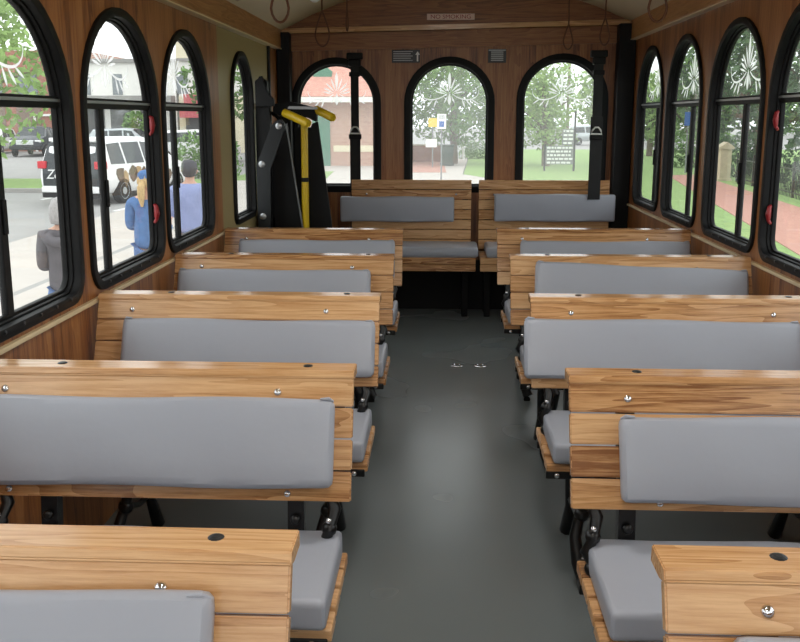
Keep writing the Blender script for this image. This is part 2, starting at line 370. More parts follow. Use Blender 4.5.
# ------------------------------------------------------------------ windows
def teardrop(p, q, w, n=8):
    p, q = Vector(p), Vector(q); d = q-p; s = Vector((-d.y, d.x)).normalized()
    L = [p+d*t_+s*w*(math.sin(math.pi*t_**1.3)**.8) for t_ in [i/n for i in range(n+1)]]
    Rr = [p+d*t_-s*w*(math.sin(math.pi*t_**1.3)**.8) for t_ in [i/n for i in range(n-1, 0, -1)]]
    return [tuple(v) for v in L+Rr]
def ribbon(pts, w):
    pts = [Vector(p) for p in pts]; n = len(pts); A, B = [], []
    for i, p in enumerate(pts):
        d = (pts[min(i+1, n-1)]-pts[max(i-1, 0)]).normalized(); s = Vector((-d.y, d.x)); ww = w*(1-.75*abs(2*i/(n-1)-.8))
        A.append(tuple(p+s*ww)); B.append(tuple(p-s*ww))
    return A+B[::-1]
def ornament(cu, cv, su, sv, fmap, parent, w0):
    P = []
    P.append(teardrop((0, .2), (0, 1.02), .05))
    for sg in (-1, 1):
        for ang, L_, w in ((13, .74, .024), (31, .62, .03), (51, .50, .034), (70, .44, .03)):
            a = R(ang); P.append(teardrop((sg*.13*math.sin(a), .02+.16*math.cos(a)), (sg*L_*1.1*math.sin(a), .02+L_*math.cos(a)), w))
        bz = []
        for i in range(13):
            s = i/12; p0, p1, p2, p3 = Vector((.10, .06)), Vector((.5, -.34)), Vector((.98, -.22)), Vector((.97, .22))
            v = p0*(1-s)**3+p1*3*s*(1-s)**2+p2*3*s*s*(1-s)+p3*s**3; bz.append((sg*v.x, v.y))
        P.append(ribbon(bz, .03))
        P.append(teardrop((sg*.42, -.16), (sg*.52, -.52), .026)); P.append(teardrop((sg*.55, -.18), (sg*.74, -.48), .026)); P.append(teardrop((sg*.7, -.14), (sg*.95, -.36), .024))
        P.append(teardrop((sg*.06, -.02), (sg*.17, -.32), .024))
    P.append(teardrop((0, .12), (0, -.42), .055))
    bm = bmesh.new()
    for pl in P:
        A = [bm.verts.new(fmap(cu+u*su, cv+v*sv, w0)) for u, v in pl]
        try: bm.faces.new(A)
        except Exception: pass
    bmesh.ops.triangulate(bm, faces=bm.faces)
    g = bmesh.ops.extrude_face_region(bm, geom=bm.faces[:]); d = Vector(fmap(0, 0, .0012))-Vector(fmap(0, 0, 0))
    for v in g['geom']:
        if isinstance(v, bmesh.types.BMVert): v.co += d
    return obj('etched_ornament', bm, 'etch', parent)
def box_uvw(bm, u0, u1, v0, v1, w0, w1, fmap, bev=0.):
    a, b = fmap(u0, v0, w0), fmap(u1, v1, w1)
    add_box(bm, [min(p, q) for p, q in zip(a, b)], [max(p, q) for p, q in zip(a, b)], bev)
wcount = [0]
def window(c, w, z0, zt, rise, rc, fmap, bar=None, mull=None, face=.030, orn=None, latch=False, step=.014, label=None):
    wcount[0] += 1
    me = flat([arch(c, w, z0, zt, rise, rc), arch(c, w, z0, zt, rise, rc, face)], -.012, .044, fmap, .003)
    fr = struct(mobj('window_%d' % wcount[0], me, 'black', smooth=True))
    if label: fr['label'] = label
    me = flat([arch(c, w, z0, zt, rise, rc, face-.002), arch(c, w, z0, zt, rise, rc, face+step*.45)], .012, .042, fmap, .002)
    mobj('gasket', me, 'black', fr, smooth=True)
    me = flat([arch(c, w, z0, zt, rise, rc, face+step*.45-.002), arch(c, w, z0, zt, rise, rc, face+step)], .024, .041, fmap, .002)
    mobj('inner_sash', me, 'black', fr, smooth=True)
    ins = face+step-.006
    if bar:
        ol = arch(c, w, z0, zt, rise, rc, ins)
        bm = bmesh.new(); box_uvw(bm, c-w/2+ins, c+w/2-ins, bar-.02, bar+.014, .018, .044, fmap, .003); obj('transom', bm, 'black', fr)
        bm = bmesh.new(); box_uvw(bm, c-w/2+ins, c+w/2-ins, bar-.003, bar+.006, .013, .020, fmap, .001); obj('transom_strip', bm, 'alu', fr)
        mm = bmesh.new(); box_uvw(mm, mull-.019, mull+.019, z0+ins, bar-.015, .024, .043, fmap, .004); obj('mullion', mm, 'black', fr)
        bm = bmesh.new(); box_uvw(bm, mull-.008, mull+.008, .5*(z0+bar)-.045, .5*(z0+bar)+.045, .016, .025, fmap, .003); obj('pull', bm, 'black', fr)
        # three panes: fanlight, two sliders
        zs = zt-rise; h = w/2-ins
        top = [p for p in ol if p[1] > bar]+[(c-h, bar), (c+h, bar)]
        top = sorted(top, key=lambda p: math.atan2(p[1]-(bar+.1), p[0]-c))
        mobj('fanlight_pane', flat([top], .036, .040, fmap), 'glass', fr)
        lowz = z0+ins
        rr_ = rc-ins
        lo1 = [(c-h, bar), (mull, bar), (mull, lowz), (c-h+rr_, lowz), (c-h+rr_*.3, lowz+rr_*.3), (c-h, lowz+rr_)]
        lo2 = [(mull, bar), (c+h, bar), (c+h, lowz+rr_), (c+h-rr_*.3, lowz+rr_*.3), (c+h-rr_, lowz), (mull, lowz)]
        mobj('sliding_pane', flat([lo1], .034, .038, fmap), 'glass', fr); mobj('sliding_pane', flat([lo2], .038, .041, fmap), 'glass', fr)
    else:
        mobj('pane', flat([arch(c, w, z0, zt, rise, rc, ins)], .036, .040, fmap), 'glass_rear' if fmap is fb_ else 'glass', fr)
    if orn:
        ornament(*orn, fmap, fr, .0335)
    # row of little screws in the bottom rail
    if bar:
        bm = bmesh.new()
        for i in range(6):
            u = c-w*.34+w*.68*i/5; p = fmap(u, z0+.022, -.0145); q = fmap(u, z0+.022, -.017)
            add_tube(bm, [p, q], .005, 8)
        obj('screw_row', bm, 'dark', fr)
    if latch:
        for zz in (latch, .938):
            u = c+w/2-.046
            bm = bmesh.new()
            add_tube(bm, [fmap(u+.008, zz+.03, .016), fmap(u-.008, zz+.026, .006), fmap(u-.014, zz, .000), fmap(u-.008, zz-.024, .006), fmap(u-.018, zz-.036, .012)], [.006, .008, .009, .007, .005], 10)
            lt = obj('latch', bm, 'red', fr, smooth=True); lt['label'] = 'red emergency latch'
            bm = bmesh.new(); box_uvw(bm, u-.004, u+.016, zz-.018, zz+.018, .004, .017, fmap, .003); obj('latch_base', bm, 'red', lt)
    return fr
for i, (c, w, zt, mu) in enumerate(LW):
    window(c, w, Z0L, zt, RISE, .09, fl_, 1.345, mu, orn=(c-.06, 1.455, .235, .15), latch=1.27 if i == 1 else False)
window(DW[0], DW[1], .735, DW[2], .25, .06, fl_, face=.03, step=.012)
for i, (c, w, zt, mu) in enumerate(RW):
    window(c, w, Z0R, zt, RISE, .09, fr_, 1.372, mu, orn=(c-.035, 1.475, .235, .155), latch=1.289 if i == 3 else False)
for c, w, zt in BW:
    window(c, w, Z0B, zt, .295, .05, fb_, face=.045, step=.012, orn=(c, 1.44, .2, .15))
for c, w, zt, _ in LF: window(c, w, Z0L, zt, RISE, .09, fl_)
for c, w, zt, _ in RF: window(c, w, Z0R, zt, RISE, .09, fr_)
wcount[0] += 1
fr = struct(mobj('window_%d' % wcount[0], flat([[(XL+.1, .70), (XR-.1, .70), (XR-.1, 1.88), (XL+.1, 1.88)], [(XL+.15, .75), (XR-.15, .75), (XR-.15, 1.83), (XL+.15, 1.83)]], -.014, .045, ff_), 'black'))
mobj('pane', flat([[(XL+.14, .74), (XR-.14, .74), (XR-.14, 1.84), (XL+.14, 1.84)]], .02, .025, ff_), 'glass', fr)

# ------------------------------------------------------------------ benches
def cushion_mesh(lx, ly, lz, name, seed, r=.018, puff=.006):
    """soft padded box lx*ly*lz, centred, with a piped edge"""
    bm = bmesh.new(); nx, ny = max(4, int(lx/.045)), max(3, int(ly/.045))
    q = random.Random(seed)
    bmesh.ops.create_cube(bm, size=1.)
    for v in bm.verts: v.co = Vector((v.co.x*lx, v.co.y*ly, v.co.z*lz))
    bmesh.ops.bevel(bm, geom=bm.edges[:], offset=r, segments=3, affect='EDGES', profile=.62)
    for ax, n, l in ((0, nx, lx-2*r), (1, ny, ly-2*r)):
        for i in range(1, n):
            c = [0, 0, 0]; c[ax] = -l/2+l*i/n; nn = [0, 0, 0]; nn[ax] = 1
            bmesh.ops.bisect_plane(bm, geom=bm.verts[:]+bm.edges[:]+bm.faces[:], plane_co=c, plane_no=nn)
    a1, a2, a3 = q.random()*6, q.random()*6, q.random()*6
    for v in bm.verts:
        u, w = v.co.x/(lx/2), v.co.y/(ly/2)
        f = max(0, (1-u*u))**.35*max(0, (1-w*w))**.35
        d = puff*f+.0022*f*math.sin(u*9+a1+2*w)+.0016*f*math.sin(u*17+w*7+a2)
        v.co.z += d*(1 if v.co.z > 0 else -1)
        e = .0022*math.sin(u*5+a3)
        if abs(w) > .9: v.co.y += e*(1 if w > 0 else -1)
    bmesh.ops.recalc_face_normals(bm, faces=bm.faces)
    me = D.meshes.new(name); bm.to_mesh(me); bm.free(); return me
LEAN = .10/.253
TH = math.atan(LEAN)
BN = Vector((0, -math.cos(TH), math.sin(TH)))       # normal of the backrest's front face, towards the sitter (and up a touch)
def back_pt(x, z, off=0.):
    """point on the front face of the backrest, off metres out of it"""
    y = (z-.75)*LEAN
    return Vector((x, y, z))+BN*off
def bolt_mesh(bm, p, n, r=.0085, h=.006):
    p, n = Vector(p), Vector(n).normalized()
    t = n.orthogonal().normalized(); s = n.cross(t); N = 12
    rings = []
    for rr, hh in ((r, 0), (r, h*.3), (r*.8, h*.75), (r*.4, h)):
        rings.append([bm.verts.new(p+n*hh+(t*math.cos(2*math.pi*k/N)+s*math.sin(2*math.pi*k/N))*rr) for k in range(N)])
    for a, b in zip(rings, rings[1:]):
        for k in range(N): bm.faces.new((a[k], a[(k+1) % N], b[(k+1) % N], b[k]))
    bm.faces.new(rings[0][::-1]); bm.faces.new(rings[-1])
def board_on_back(bm, x0, x1, z0, z1, th=.02):
    a = [back_pt(0, z0), back_pt(0, z1)]; n = BN*-th
    poly = [(a[0].y, a[0].z), (a[1].y, a[1].z), (a[1].y+n.y, a[1].z+n.z), (a[0].y+n.y, a[0].z+n.z)]
    vs = add_prism(bm, poly, 0, x0, x1)
    es = list({e for v in vs for e in v.link_edges}); bmesh.ops.bevel(bm, geom=es, offset=.0025, segments=2, affect='EDGES')
def make_bench(W, sg):
    """bench with its aisle end at x=0, running W metres towards sg; the backrest's top front edge at y=0"""
    X = lambda d: sg*d
    root = empty('passenger_bench', (0, 0, 0))
    lo, hi = sorted((0, X(W)))
    bm = bmesh.new()
    zs = [.497, .558, .621, .684, .744]
    for a, c in zip(zs, zs[1:]): board_on_back(bm, lo, hi, a+.0015, c-.0015)
    back = obj('backrest', bm, 'oak', root)
    bm = bmesh.new()
    vs = add_prism(bm, [(-.004, .7385), (-.006, .744), (.000, .7575), (.064, .7575), (.066, .755), (.066, .733), (.02, .733)], 0, lo-.001, hi+.001)
    es = list({e for v in vs for e in v.link_edges}); bmesh.ops.bevel(bm, geom=es, offset=.0018, segments=2, affect='EDGES')
    rail = obj('top_rail', bm, 'oak', root)
    for d in ((.105, .66) if sg < 0 else (.15, .79)):
        bm = bmesh.new(); bolt_mesh(bm, (X(d), .036, .757), (0, 0, 1), .011, .003); obj('bolt', bm, 'dark', rail)
    for d in ((.165, .77) if sg < 0 else (.122, .73)):
        bm = bmesh.new(); bolt_mesh(bm, back_pt(X(d), .712), BN); obj('bolt', bm, 'chrome', back, smooth=True)
        bm = bmesh.new(); bolt_mesh(bm, back_pt(X(d-.03 if sg < 0 else d+.06), .512), BN, .008); obj('bolt', bm, 'chrome', back, smooth=True)
    # seat: four slats, the front one rolled down a little
    bm = bmesh.new(); o = .012
    a, c = sorted((X(.022) if sg > 0 else X(.012), X(W)))
    ys = [-.352, -.276, -.200, -.124, -.05]
    for i in range(4):
        z1 = .36-(.008 if i == 0 else .002 if i == 1 else 0)
        add_box(bm, (a, ys[i]+.004, z1-.026), (c, ys[i+1]-.004, z1), .004)
    obj('seat_slats', bm, 'oak_y', root)
    lx = W-.05
    sc = mobj('seat_cushion', cushion_mesh(lx, .30, .06, 'seat_cushion', 3, .015, .003), 'vinyl', root, smooth=True)
    sc.location = (X(.020 if sg < 0 else .036)+sg*lx/2, -.222, .392)
    # cast-iron standards: curled front leg, rear leg, stretcher, and the strap carrying the backrest
    for d, ornate in ((.13, True), (W-.16, True)):
        x = X(d)
        bm = bmesh.new()
        pts = [(-.33, .335), (-.345, .30), (-.325, .24), (-.30, .19), (-.325, .13), (-.36, .07), (-.375, .02)]
        add_tube(bm, [(x+.02*math.sin(i*1.1), y, z) for i, (y, z) in enumerate(pts)], [.017, .02, .016, .015, .017, .02, .024], 10)
        for (y, z) in ((-.335, .285), (-.305, .19), (-.36, .07)):
            bmesh.ops.create_uvsphere(bm, u_segments=10, v_segments=6, radius=.023, matrix=Matrix.Translation((x, y, z)))
        add_tube(bm, [(x, -.39, .008), (x, -.34, .008)], .016, 8)
        obj('leg', bm, 'iron', root, smooth=True)
        bm = bmesh.new()
        add_tube(bm, [(x, -.08, .34), (x, -.06, .24), (x, -.09, .12), (x, -.03, .01)], [.018, .016, .016, .022], 10)
        obj('leg', bm, 'iron', root, smooth=True)
        bm = bmesh.new()
        add_tube(bm, [(x, -.34, .30), (x, -.22, .322), (x, -.08, .315)], .014, 8)
        add_tube(bm, [(x, -.30, .19), (x, -.2, .15), (x, -.085, .14)], .010, 8)
        obj('stretcher', bm, 'iron', root, smooth=True)
    for d in (.122, .667):
        x = X(d)
        bm = bmesh.new()
        p = [(-.13, .325), (-.075, .40), (-.065, .50), (.005, .72)]
        add_prism(bm, [(y-.0+.0, z) for y, z in p]+[(y+.03, z) for y, z in p[::-1]], 0, x-.018, x+.018)
        br = obj('back_bracket', bm, 'iron', root)
        bm = bmesh.new(); bolt_mesh(bm, (x, -.078, .445), (0, -1, .2), .011, .008); obj('bolt', bm, 'iron', br, smooth=True)
    for d in (.045, W-.12):                    # cast scroll between seat frame and backrest
        x = X(d); bm = bmesh.new()
        P = [(-.105, .335), (-.125, .37), (-.10, .405), (-.112, .44), (-.085, .475), (-.068, .53)]
        add_tube(bm, [(x+.012*math.sin(i*2.1), y, z) for i, (y, z) in enumerate(P)], [.014, .012, .015, .011, .014, .010], 10)
        for (y, z) in ((-.115, .372), (-.105, .44)):
            bmesh.ops.create_uvsphere(bm, u_segments=10, v_segments=6, radius=.017, matrix=Matrix.Translation((x, y, z)))
        sc_ = obj('scroll_bracket', bm, 'iron', root, smooth=True)
        bm = bmesh.new(); bolt_mesh(bm, (x, -.112, .46), (0, -1, .2), .0065, .006); obj('bolt', bm, 'chrome', sc_, smooth=True)
    bm = bmesh.new()
    for y in (-.335, -.10):
        add_box(bm, (min(X(.02), X(W-.02)), y-.016, .312), (max(X(.02), X(W-.02)), y+.016, .334), .003)
    sf = obj('seat_frame', bm, 'iron', root)
    bm = bmesh.new(); bolt_mesh(bm, (X(.05), -.351, .323), (0, -1, 0), .008, .006); obj('bolt', bm, 'chrome', sf, smooth=True)
    return root
def back_cushion(root, sg, d0, d1, z0, z1, roll=0., seed=1, th=.042):
    L = d1-d0; h = (z1-z0)/math.cos(TH)
    o = mobj('back_cushion', cushion_mesh(L, h, th, 'back_cushion', seed, .021, .006), 'vinyl', root, smooth=True)
    zc = (z0+z1)/2; p = back_pt(sg*(d0+d1)/2, zc, th/2+.002)
    # cushion local: x along, y up the backrest, z out of it
    up = Vector((0, math.sin(TH), math.cos(TH)))
    mt = Matrix((Vector((1, 0, 0)), up, BN)).transposed().to_4x4()
    o.matrix_local = Matrix.Translation(p) @ mt @ Matrix.Rotation(roll, 4, 'Z')
    # folded corner tucks at the two upper corners
    for s in (-1, 1):
        bm = bmesh.new()
        add_tube(bm, [(s*(L/2-.03), h/2-.002, th/2-.004), (s*(L/2-.012), h/2-.001, th/2-.006), (s*(L/2-.004), h/2-.006, th/2-.016)], [.002, .004, .003], 8)
        obj('corner_tuck', bm, 'vinyl', o, smooth=True)
    return o
LX, RX = -.187, .277
YL = [1.052, 1.882, 2.713, 3.538, 4.382]
YRt = [1.031, 1.869, 2.723, 3.559, 4.435]
WL, WR = .880, .942
lbl = {-1: ['oak slatted bench with grey cushions nearest the camera on the left side',
            'second oak bench from the front on the left, its whole grey back pad in view',
            'third left-hand oak bench, its end beside the window with the grey-haired person outside',
            'fourth left-hand oak bench, below the window with the two red latches',
            'left oak bench farthest back, just in front of the black lift'],
       1: ['oak slatted bench with grey seat pad nearest the camera on the right side',
           'second oak bench from the front on the right, back pad set in from its end',
           'third right-hand oak bench, its wide pad overhanging the aisle end',
           'fourth right-hand oak bench with a crooked back pad sloping down to the window',
           'right oak bench farthest back, in front of the rear bench with the hanging strap']}
# where each loose back pad sits: distance from the aisle end (from, to), bottom, top, roll
pads = {-1: [(.090, .86, .515, .710, .004), (.036, .86, .522, .698, .002), (.010, .785, .525, .682, -.004), (.088, .855, .52, .696, 0.), (.036, .80, .52, .700, 0.)],
        1: [(.072, .90, .49, .686, .0), (.098, .90, .512, .678, .003), (-.024, .795, .520, .690, -.006), (.092, .915, .520, .716, -.038), (.11, .93, .52, .695, .002)]}
for sg, Ys, X0, W in ((-1, YL, LX, WL), (1, YRt, RX, WR)):
    proto = make_bench(W, sg); roots = [proto]
    for i in range(4): roots.append(copy_tree(proto))
    for i, o in enumerate(roots):
        o.location = (X0, Ys[i], 0)
        tag(o, lbl[sg][i], 'bench', 'slatted benches along the %s side' % ('left' if sg < 0 else 'right'))
        d0, d1, z0, z1, roll = pads[sg][i]
        back_cushion(o, sg, d0, d1, z0, z1, roll, seed=10+i+20*(sg > 0))

# the two rear benches, facing forward against the back wall
def rear_bench(x0, x1, seat0, seat1, c0, c1, s0, s1, cz, label):
    root = empty('rear_bench', ((x0+x1)/2, 5.6, 0), label, 'bench', 'rear benches against the back wall')
    rx = (x0+x1)/2
    bm = bmesh.new()
    for i in range(7):
        z = .437+i*.0655; add_box(bm, (x0-rx, .345+i*.004, z+.0015), (x1-rx, .367+i*.004, z+.0625), .003)
    back = obj('backrest', bm, 'oak', root)
    for xx in (x0+.1, x1-.1):
        bm = bmesh.new(); bolt_mesh(bm, (xx-rx, .36, .80), (0, -1, 0), .008); obj('bolt', bm, 'chrome', back, smooth=True)
    bm = bmesh.new()
    for i in range(4): add_box(bm, (seat0-rx, .0+i*.082, .404), (seat1-rx, .076+i*.082, .43), .003)
    obj('seat_slats', bm, 'oak_y', root)
    bm = bmesh.new()
    add_box(bm, (seat0-rx, -.004, .392), (seat1-rx, .018, .432), .003); add_box(bm, (seat0-rx, -.004, .345), (seat1-rx, .018, .389), .003)
    obj('front_apron', bm, 'oak', root)
    o = mobj('seat_cushion', cushion_mesh(s1-s0, .33, .06, 'seat_cushion', 40, .022, .005), 'vinyl', root, smooth=True); o.location = ((s0+s1)/2-rx, .16, .462)
    o = mobj('back_cushion', cushion_mesh(c1-c0, cz[1]-cz[0], .045, 'back_cushion', 41, .016, .004), 'vinyl', root, smooth=True)
    o.location = ((c0+c1)/2-rx, .318, (cz[0]+cz[1])/2); o.rotation_euler = (R(90), 0, 0)
    for xx in (seat0+.06, seat1-.06):
        bm = bmesh.new(); add_box(bm, (xx-rx-.02, .24, 0), (xx-rx+.02, .28, .405), .004); obj('leg', bm, 'black', root)
        bm = bmesh.new(); add_box(bm, (xx-rx-.02, .395, 0), (xx-rx+.02, .43, .80), .004); obj('leg', bm, 'iron', root)
        bm = bmesh.new(); add_box(bm, (xx-rx-.015, .27, .36), (xx-rx+.015, .36, .40), .003); obj('stretcher', bm, 'iron', root)
    return root
rear_bench(-.595, .198, -.62, .219, -.665, .085, -.60, .235, (.622, .786), 'rear oak bench on the left, back pad hanging past its end towards the lift')
rear_bench(.247, 1.10, .247, 1.115, .347, 1.13, .285, 1.10, (.628, .806), 'rear oak bench on the right, below the window with the lawn notice')

# ------------------------------------------------------------------ wheelchair lift
lift = empty('wheelchair_lift', (-.9, 5.35, 0), 'folded black wheelchair lift with yellow handles by the left rear door', 'lift')
LO = Vector((-.9, 5.35, 0))
def pr(name, poly, y0, y1, mat, parent=lift, bev=.003):
    bm = bmesh.new(); add_prism(bm, [(x-LO.x, z) for x, z in poly], 1, y0-LO.y, y1-LO.y)
    if bev: bmesh.ops.bevel(bm, geom=bm.edges[:], offset=bev, segments=2, affect='EDGES')
    return obj(name, bm, mat, parent)
pr('column', [(-1.07, 0), (-1.07, 1.30), (-1.06, 1.50), (-1.04, 1.53), (-1.00, 1.50), (-.995, 1.40), (-.985, 1.28), (-1.0, 0)], 5.22, 5.27, 'black')
pr('column_cap', [(-1.06, 1.36), (-1.06, 1.50), (-1.02, 1.53), (-.99, 1.43), (-.955, 1.40), (-.955, 1.36)], 5.18, 5.216, 'black')
arm = pr('folding_arm', [(-1.06, .06), (-1.06, 1.03), (-.964, 1.262), (-.927, 1.286), (-.900, 1.284), (-.886, 1.234), (-.912, 1.196), (-.985, 1.005), (-.994, .06)], 5.15, 5.178, 'dark', bev=.006)
for x, z in ((-.924, 1.25), (-1.027, 1.035), (-1.028, .735)):
    bm = bmesh.new(); bolt_mesh(bm, (x-LO.x, 5.15-LO.y, z), (0, -1, 0), .019, .006); obj('pivot_bolt', bm, 'alu', arm, smooth=True)
pl = pr('platform_panel', [(-1.05, .06), (-1.045, 1.0), (-.94, 1.25), (-.900, 1.268), (-.735, .06)], 5.28, 5.305, 'black')
bm = bmesh.new(); add_tube(bm, [(-.903-LO.x, 5.276-LO.y, 1.262), (-.737-LO.x, 5.276-LO.y, .06)], .005, 8); obj('edge_strip', bm, 'grey_metal', pl)
pr('platform_panel', [(-.79, .06), (-.79, 1.20), (-.765, 1.262), (-.732, 1.275), (-.585, .06)], 5.37, 5.40, 'black')
pr('platform_panel', [(-.88, .06), (-.88, 1.24), (-.76, 1.24), (-.70, .06)], 5.42, 5.45, 'black')
pr('top_link', [(-.995, 1.30), (-.985, 1.375), (-.89, 1.39), (-.73, 1.352), (-.735, 1.27), (-.78, 1.30), (-.90, 1.315)], 5.33, 5.40, 'black', bev=.006)
pr('cover_plate', [(-.894, 1.345), (-.885, 1.362), (-.725, 1.358), (-.722, 1.343)], 5.27, 5.36, 'alu')
bm = bmesh.new(); add_tube(bm, [(-.808-LO.x, 5.30-LO.y, .05), (-.803-LO.x, 5.30-LO.y, .93)], .0215, 14); add_tube(bm, [(-.803-LO.x, 5.30-LO.y, .945), (-.801-LO.x, 5.30-LO.y, 1.26)], .0205, 14)
hp = obj('handrail_pole', bm, 'yellow', lift, smooth=True)
bm = bmesh.new(); add_tube(bm, [(-.803-LO.x, 5.30-LO.y, .925), (-.803-LO.x, 5.30-LO.y, .95)], .023, 14); obj('joint_ring', bm, 'black', hp, smooth=True)
for a, c in (((-.912, 5.27, 1.325), (-.752, 5.15, 1.262)), ((-.742, 5.36, 1.345), (-.625, 5.27, 1.293))):
    bm = bmesh.new(); a, c = Vector(a)-LO, Vector(c)-LO; d = (c-a).normalized()
    add_tube(bm, [a, a+d*.004, c-d*.01, c], [.02, .024, .024, .019], 14); obj('handle', bm, 'yellow', lift, smooth=True)
bm = bmesh.new()
for x, y in ((-1.03, 5.22), (-.8, 5.30), (-.66, 5.385)): add_box(bm, (x-.05-LO.x, y-.05-LO.y, 0), (x+.05-LO.x, y+.05-LO.y, .06), .005)
obj('floor_foot', bm, 'dark', lift)
bm = bmesh.new(); add_tube(bm, [(-1.05-LO.x, 5.40-LO.y, 1.28), (-1.02-LO.x, 5.36-LO.y, 1.33), (-.97-LO.x, 5.33-LO.y, 1.31), (-.94-LO.x, 5.33-LO.y, 1.27)], .012, 8); obj('hose', bm, 'black', lift, smooth=True)
bm = bmesh.new(); add_tube(bm, [(-1.078-LO.x, 5.36-LO.y, 1.36), (-1.078-LO.x, 5.35-LO.y, 1.36)], .02, 12); obj('knob', bm, 'alu', lift, smooth=True)
bm = bmesh.new()
for i in range(4): add_box(bm, (-1.08-LO.x, 5.28-LO.y+i*.03, .60+i*.02), (-.98-LO.x, 5.30-LO.y+i*.03, .72+i*.02), .004)
obj('lower_hinge', bm, 'black', lift)

# ------------------------------------------------------------------ straps, loops, signs, small fittings
def strap(x, y, z0, z1, w, label):
    root = empty('shoulder_strap', (x, y, z0), label, 'strap', 'black webbing straps hanging at the rear')
    bm = bmesh.new(); add_box(bm, (-w*.38, -.002, .55*(z1-z0)+.0), (w*.38, .002, z1-z0), .001); add_box(bm, (-w*.5, -.004, 0), (w*.5, -.001, .57*(z1-z0)), .001); obj('webbing', bm, 'web', root)
    bm = bmesh.new(); h = z1-z0; add_box(bm, (-.052, -.012, h-.03), (.052, .04, h+.012), .006); add_box(bm, (-.04, -.014, h-.075), (.04, .02, h-.03), .006); add_box(bm, (-.036, -.012, h-.14), (.036, .012, h-.11), .004); obj('anchor', bm, 'black', root)
    zb_ = 1.205-z0
    bm = bmesh.new()
    add_tube(bm, [(-.034, -.01, zb_-.012), (.034, -.01, zb_-.012), (.026, -.01, zb_+.012), (.01, -.01, zb_+.03), (-.01, -.01, zb_+.03), (-.026, -.01, zb_+.012)], .0055, 8, closed=True)
    obj('buckle', bm, 'white', root, smooth=True)
    bm = bmesh.new(); add_box(bm, (-.042, -.01, zb_-.05), (.042, .006, zb_-.016), .004); obj('buckle_guide', bm, 'black', root)
strap(-.575, 6.045, .55, 1.70, .070, 'black strap hanging in front of the left rear window')
strap(.985, 5.885, .775, 1.70, .078, 'black strap with white buckle hanging over the right rear bench pad')

def ceil_z(x):
    for (a, za), (c, zc) in zip(PROF, PROF[1:]):
        if a <= x <= c: return za+(zc-za)*(x-a)/(c-a)
    return 1.9
def grab(x, y, zbot, w, hl, rz, label, r=.0055):
    zt = ceil_z(x); root = empty('grab_loop', (x, y, zbot), label, 'hanging loop', 'leather grab loops hanging from the ceiling', rz)
    H = zt-zbot; pts = []
    n = 20
    for i in range(n+1):
        a = -math.pi*.5+2*math.pi*i/n
        if i in (0, n) and i == n: continue
        s = math.cos(a); c = math.sin(a)
        q = (c+1)/2
        pts.append((w/2*s*(1-.78*max(0, q-.3)/.7), .0, hl*q))
    bm = bmesh.new(); add_tube(bm, pts, r, 8, closed=True); obj('loop', bm, 'leather', root, smooth=True)
    bm = bmesh.new(); add_tube(bm, [(0, 0, hl-.01), (0, 0, max(H-.01, hl))], r*1.0, 8); obj('strap', bm, 'leather', root, smooth=True)
    bm = bmesh.new(); add_lathe(bm, [(.03, H+.004), (.03, H-.012), (.018, H-.022)], 14); obj('ceiling_mount', bm, 'chrome', root, smooth=True)
grab(-.70, 4.0, 1.70, .085, .17, 0, 'brown leather loop hanging nearest the left windows, in front of pale ceiling')
grab(-.70, 5.4, 1.703, .092, .20, .1, 'brown leather loop hanging in front of the left rear arched window', .0045)
grab(-.565, 5.5, 1.80, .05, .12, 1.4, 'brown leather loop seen edge-on just right of the left hanging loop', .0045)
grab(.735, 5.5, 1.69, .07, .14, .4, 'brown leather loop touching the top of the right rear arched window', .0045)
grab(.912, 5.3, 1.697, .075, .15, .5, 'brown leather loop hanging above the right black strap', .0045)
grab(.905, 4.0, 1.695, .085, .17, 0, 'brown leather loop hanging nearest the right windows', .0055)
root = empty('ceiling_lamp', (-.70, 5.1, ceil_z(-.70)), 'small chrome dome lamp on the ceiling above the lift', 'lamp')
bm = bmesh.new(); add_lathe(bm, [(.05, .01), (.05, -.015), (.044, -.03)], 20); obj('base', bm, 'chrome', root, smooth=True)
bm = bmesh.new(); add_lathe(bm, [(.040, -.03), (.040, -.06), (.030, -.085), (.012, -.098)], 20); obj('lens', bm, 'white', root, smooth=True)

for i, yy in enumerate((-1.2, .4, 2.0)):  # added out-of-view lamps that lift the benches above the window light
    root = empty('fill_lamp', (.075, yy, ceil_z(.075)), ('added round fill lamp on the ceiling over the front of the aisle', 'added round fill lamp on the ceiling just ahead of the camera', 'added round fill lamp on the ceiling over the second benches')[i], 'lamp', 'added fill lamps along the ceiling')
    bm = bmesh.new(); add_lathe(bm, [(.17, .005), (.17, -.02), (.155, -.03)], 28); obj('rim', bm, 'chrome', root, smooth=True)
    bm = bmesh.new(); add_lathe(bm, [(.15, -.028), (.13, -.05), (.07, -.062), (.01, -.066)], 28); obj('diffuser', bm, 'fill_glow', root, smooth=True)
def plate(name, x0, x1, z0, z1, y, mat, label, cat):
    root = empty(name, ((x0+x1)/2, y, z0), label, cat)
    bm = bmesh.new(); w = (x1-x0)/2; add_box(bm, (-w, -.004, 0), (w, 0, z1-z0), .001); return root, obj('plate', bm, mat, root)
s, p = plate('no_smoking_sign', -.103, .205, 1.917+.0, 1.956, YR-.036, 'sign_pink', 'pale NO SMOKING sign above the middle rear window', 'sign')
mobj('lettering', text_mesh('NO SMOKING', .036, lambda u, v, w: (u, -.0045-w, v+.019), .0004, wide=1.15), 'sign_red', s)
s, p = plate('notice_plate', -.333, -.148, 1.650, 1.732, YR-.018, 'sign_dark', 'dark notice plate with white arrow, left above the middle rear window', 'notice')
bm = bmesh.new()
for i in range(5): add_box(bm, (-.082, -.0055, .012+i*.014), (.045-.012*(i % 2), -.004, .017+i*.014))
obj('lettering', bm, 'sign_grey', s)
